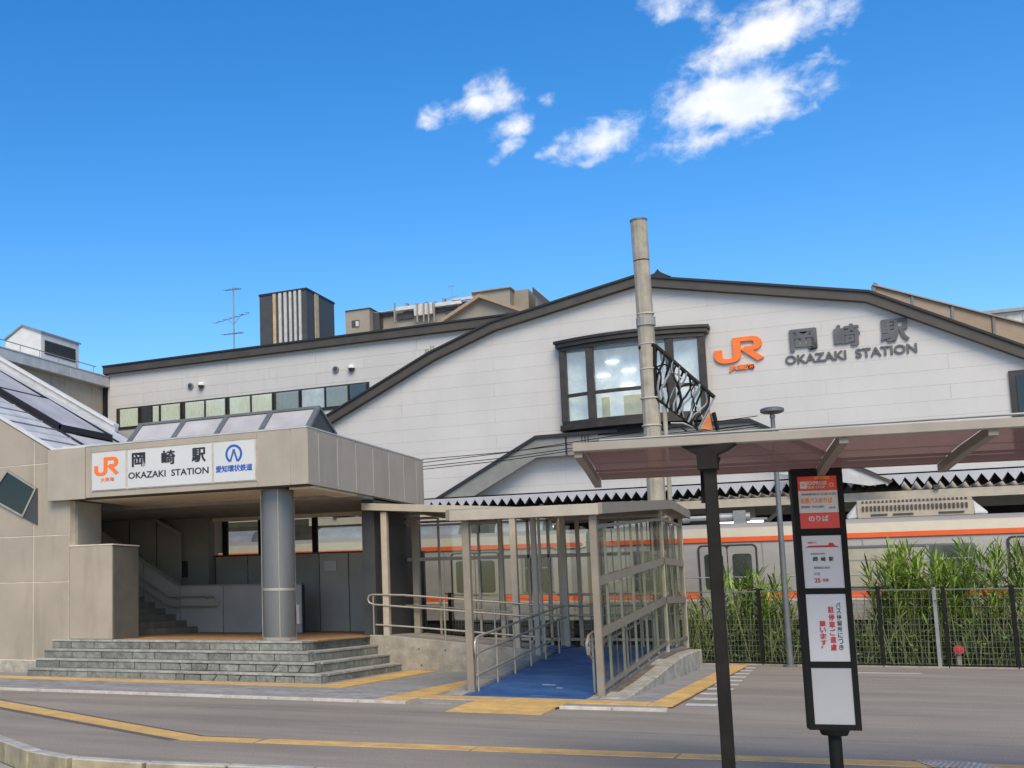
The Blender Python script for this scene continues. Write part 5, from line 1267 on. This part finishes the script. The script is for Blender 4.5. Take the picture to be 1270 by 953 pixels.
# ------------------------------------------------------------------ bus stop sign
SY = 11.5; ang = R_(13)
s0 = at(1012, 585, Y=SY); base = Vector((at(1024, 740, Y=SY).x, SY, 0))
ex = Vector((math.cos(ang), math.sin(ang), 0)); ey = Vector((-math.sin(ang), math.cos(ang), 0))
bt = thing('bus_stop_sign', 'black framed bus stop sign with four stacked white and red panels', 'sign', (base.x, base.y, -.24))
SW = .405; SZ0 = at(1036, 906, Y=SY).z; SZ1 = at(1012, 581, Y=SY).z; TH = .13
def sp(u, w, z): p = base + ex * u + ey * w; return (p.x, p.y, z)
def sbox(u0, u1, w0, w1, z0, z1):
    return MB().hexa([sp(u0, w0, z0), sp(u1, w0, z0), sp(u1, w1, z0), sp(u0, w1, z0), sp(u0, w0, z1), sp(u1, w0, z1), sp(u1, w1, z1), sp(u0, w1, z1)])
H_ = SW / 2
sbox(-H_, H_, .012, TH, SZ0, SZ1).build('back_box', 'black_metal', bt, bevel=.008)
def zpx(y): return SZ0 + (SZ1 - SZ0) * (907 - y) / (907 - 580.5)
zs_ = [(590.5, 657), (666, 732), (739.5, 823), (831, 900)]
edges = [zpx(580.5)] + [z for a, b in zs_ for z in (zpx(a), zpx(b))] + [zpx(907)]
PWD = SW * .385
for k in range(0, 10, 2):
    sbox(-H_, H_, 0, .0125, edges[k + 1], edges[k]).build('frame_bar', 'black_metal', bt)
for a, b in ((-H_, -PWD), (PWD, H_)): sbox(a, b, -.003, .0125, SZ0, SZ1).build('frame_side', 'black_metal', bt)
pans = []
for (a, b) in zs_:
    pans.append(sbox(-PWD, PWD, .006, .0122, zpx(b), zpx(a)).build('panel', 'sign_white', bt))
def sfm(u0, z0, lift=0): return lambda u, v, t: Vector(sp(u0 + u, .0055 - t - lift, z0 + v))
mat('sign_red', (.68, .055, .035), .4, var=.05); mat('sign_orange', (.85, .22, .02), .4, var=.05); mat('small_grey', (.22, .22, .25), .5)
P0 = pans[0]
for p_ in pans[3:]: p_.data.materials[0] = MATS['panel_white']
sbox(-PWD, PWD, .0048, .0058, zpx(609), zpx(590.5)).build('header', 'sign_red', P0)
sbox(-.02, .10, .0040, .0047, zpx(594.5), zpx(590.8)).build('header_flash', 'sign_orange', P0)
sbox(-PWD, PWD, .0048, .0058, zpx(657), zpx(637)).build('footer', 'sign_red', P0)
def stext(s, ya, yb, u0, u1, mt, par, bold=.01):
    return text('lettering', s, mt, par, sfm(u0, zpx(yb), .002), u1 - u0, zpx(ya) - zpx(yb), thick=.001, bold=bold)
sbox(-PWD + .02, -PWD + .075, .0035, .0042, zpx(606), zpx(597)).build('emblem', 'sign_white', P0)
mb = MB(); stroke(mb, [(-PWD + .047 + .011 * math.cos(a * .52), zpx(601.5) + .011 * math.sin(a * .52)) for a in range(13)], .004, lambda u, v, t: sp(u, .003 - t, v), .0008); mb.build('emblem_ring', 'small_grey', P0)
mb = MB(); stroke(mb, [(PWD - .045 + .016 * math.cos(a * .52), zpx(602) + .016 * math.sin(a * .52)) for a in range(13)], .005, lambda u, v, t: sp(u, .004 - t, v), .0008); mb.build('emblem_ring', 'sign_white', P0)
stext('EXPRESS', 597, 601.5, -.075, .075, 'sign_white', P0, .03); stext('BUS STOP', 603, 606, -.075, .06, 'sign_white', P0, .02)
stext('名鉄バスのりば', 618, 625, -.14, .11, 'sign_orange', P0, .03); stext('岡崎駅前から各方面', 612, 615, -.13, .14, 'small_grey', P0); stext('東岡崎  市民病院', 628, 631, -.14, .04, 'small_grey', P0); stext('高速', 630, 632, .08, .13, 'small_grey', P0)
stext('のりば', 640.5, 648, -.085, .07, 'sign_white', P0, .03)
P1 = pans[1]
mb = MB()
for q in ([(-.13, 681), (-.1, 678.5), (.05, 678.3), (.06, 675.5), (.09, 675.5), (.10, 678.5), (.13, 680), (.13, 681)],):
    mb.prism([(0, 0), (1, 0), (1, 1)], 'y', 0, 1); mb.v = []; mb.f = []; mb.mi = []
    n = len(q); mb.add([sp(u, .0042, zpx(y)) for u, y in q] + [sp(u, .0052, zpx(y)) for u, y in q], [tuple(range(n)), tuple(range(2 * n - 1, n - 1, -1))] + [(i, (i + 1) % n, (i + 1) % n + n, i + n) for i in range(n)])
mb.build('red_emblem', 'red_ink', P1)
stext('名鉄バス', 673.5, 676, -.11, -.04, 'red_ink', P1, .02)
stext('岡崎駅前停留所', 688, 690, -.09, .02, 'small_grey', P1)
for i, ch in enumerate('岡崎駅'): stext(ch, 693, 698.5, -.075 + i * .062, -.04 + i * .062, 'ink', P1, .02)
stext('東岡崎方面行', 705, 708, -.075, .055, 'small_grey', P1, .02); stext('のりば', 712, 716, -.075, -.03, 'small_grey', P1); stext('25', 719.5, 725, -.075, -.03, 'red_ink', P1, .03); stext('系統', 720, 724, -.012, .035, 'red_ink', P1)
P2 = pans[2]
for s, u, ya, yb, mt, wd in (('バス停留所につき', .075, 750, 810, 'ink', .036), ('駐停車ご遠慮', .012, 755, 811, 'red_ink', .045), ('願います。', -.062, 773, 812, 'red_ink', .045)):
    st = (yb - ya) / len(s)
    for i, ch in enumerate(s):
        sm = ch in '。'
        stext(ch, ya + i * st, ya + i * st + st * (.85 if not sm else .3), u, u + (wd if not sm else .012), mt, P2, .035 if mt == 'red_ink' else .01)
cyl('socket', base.x + ey.x * .06, base.y + ey.y * .06, SZ0 - .045, SZ0, .10, 'black_metal', bt, r2=.12)
cyl('pole', base.x + ey.x * .06, base.y + ey.y * .06, -.24, SZ0 - .04, .052, 'black_metal', bt)
cyl('foot', base.x + ey.x * .06, base.y + ey.y * .06, -.24, -.2, .2, 'black_metal', bt)
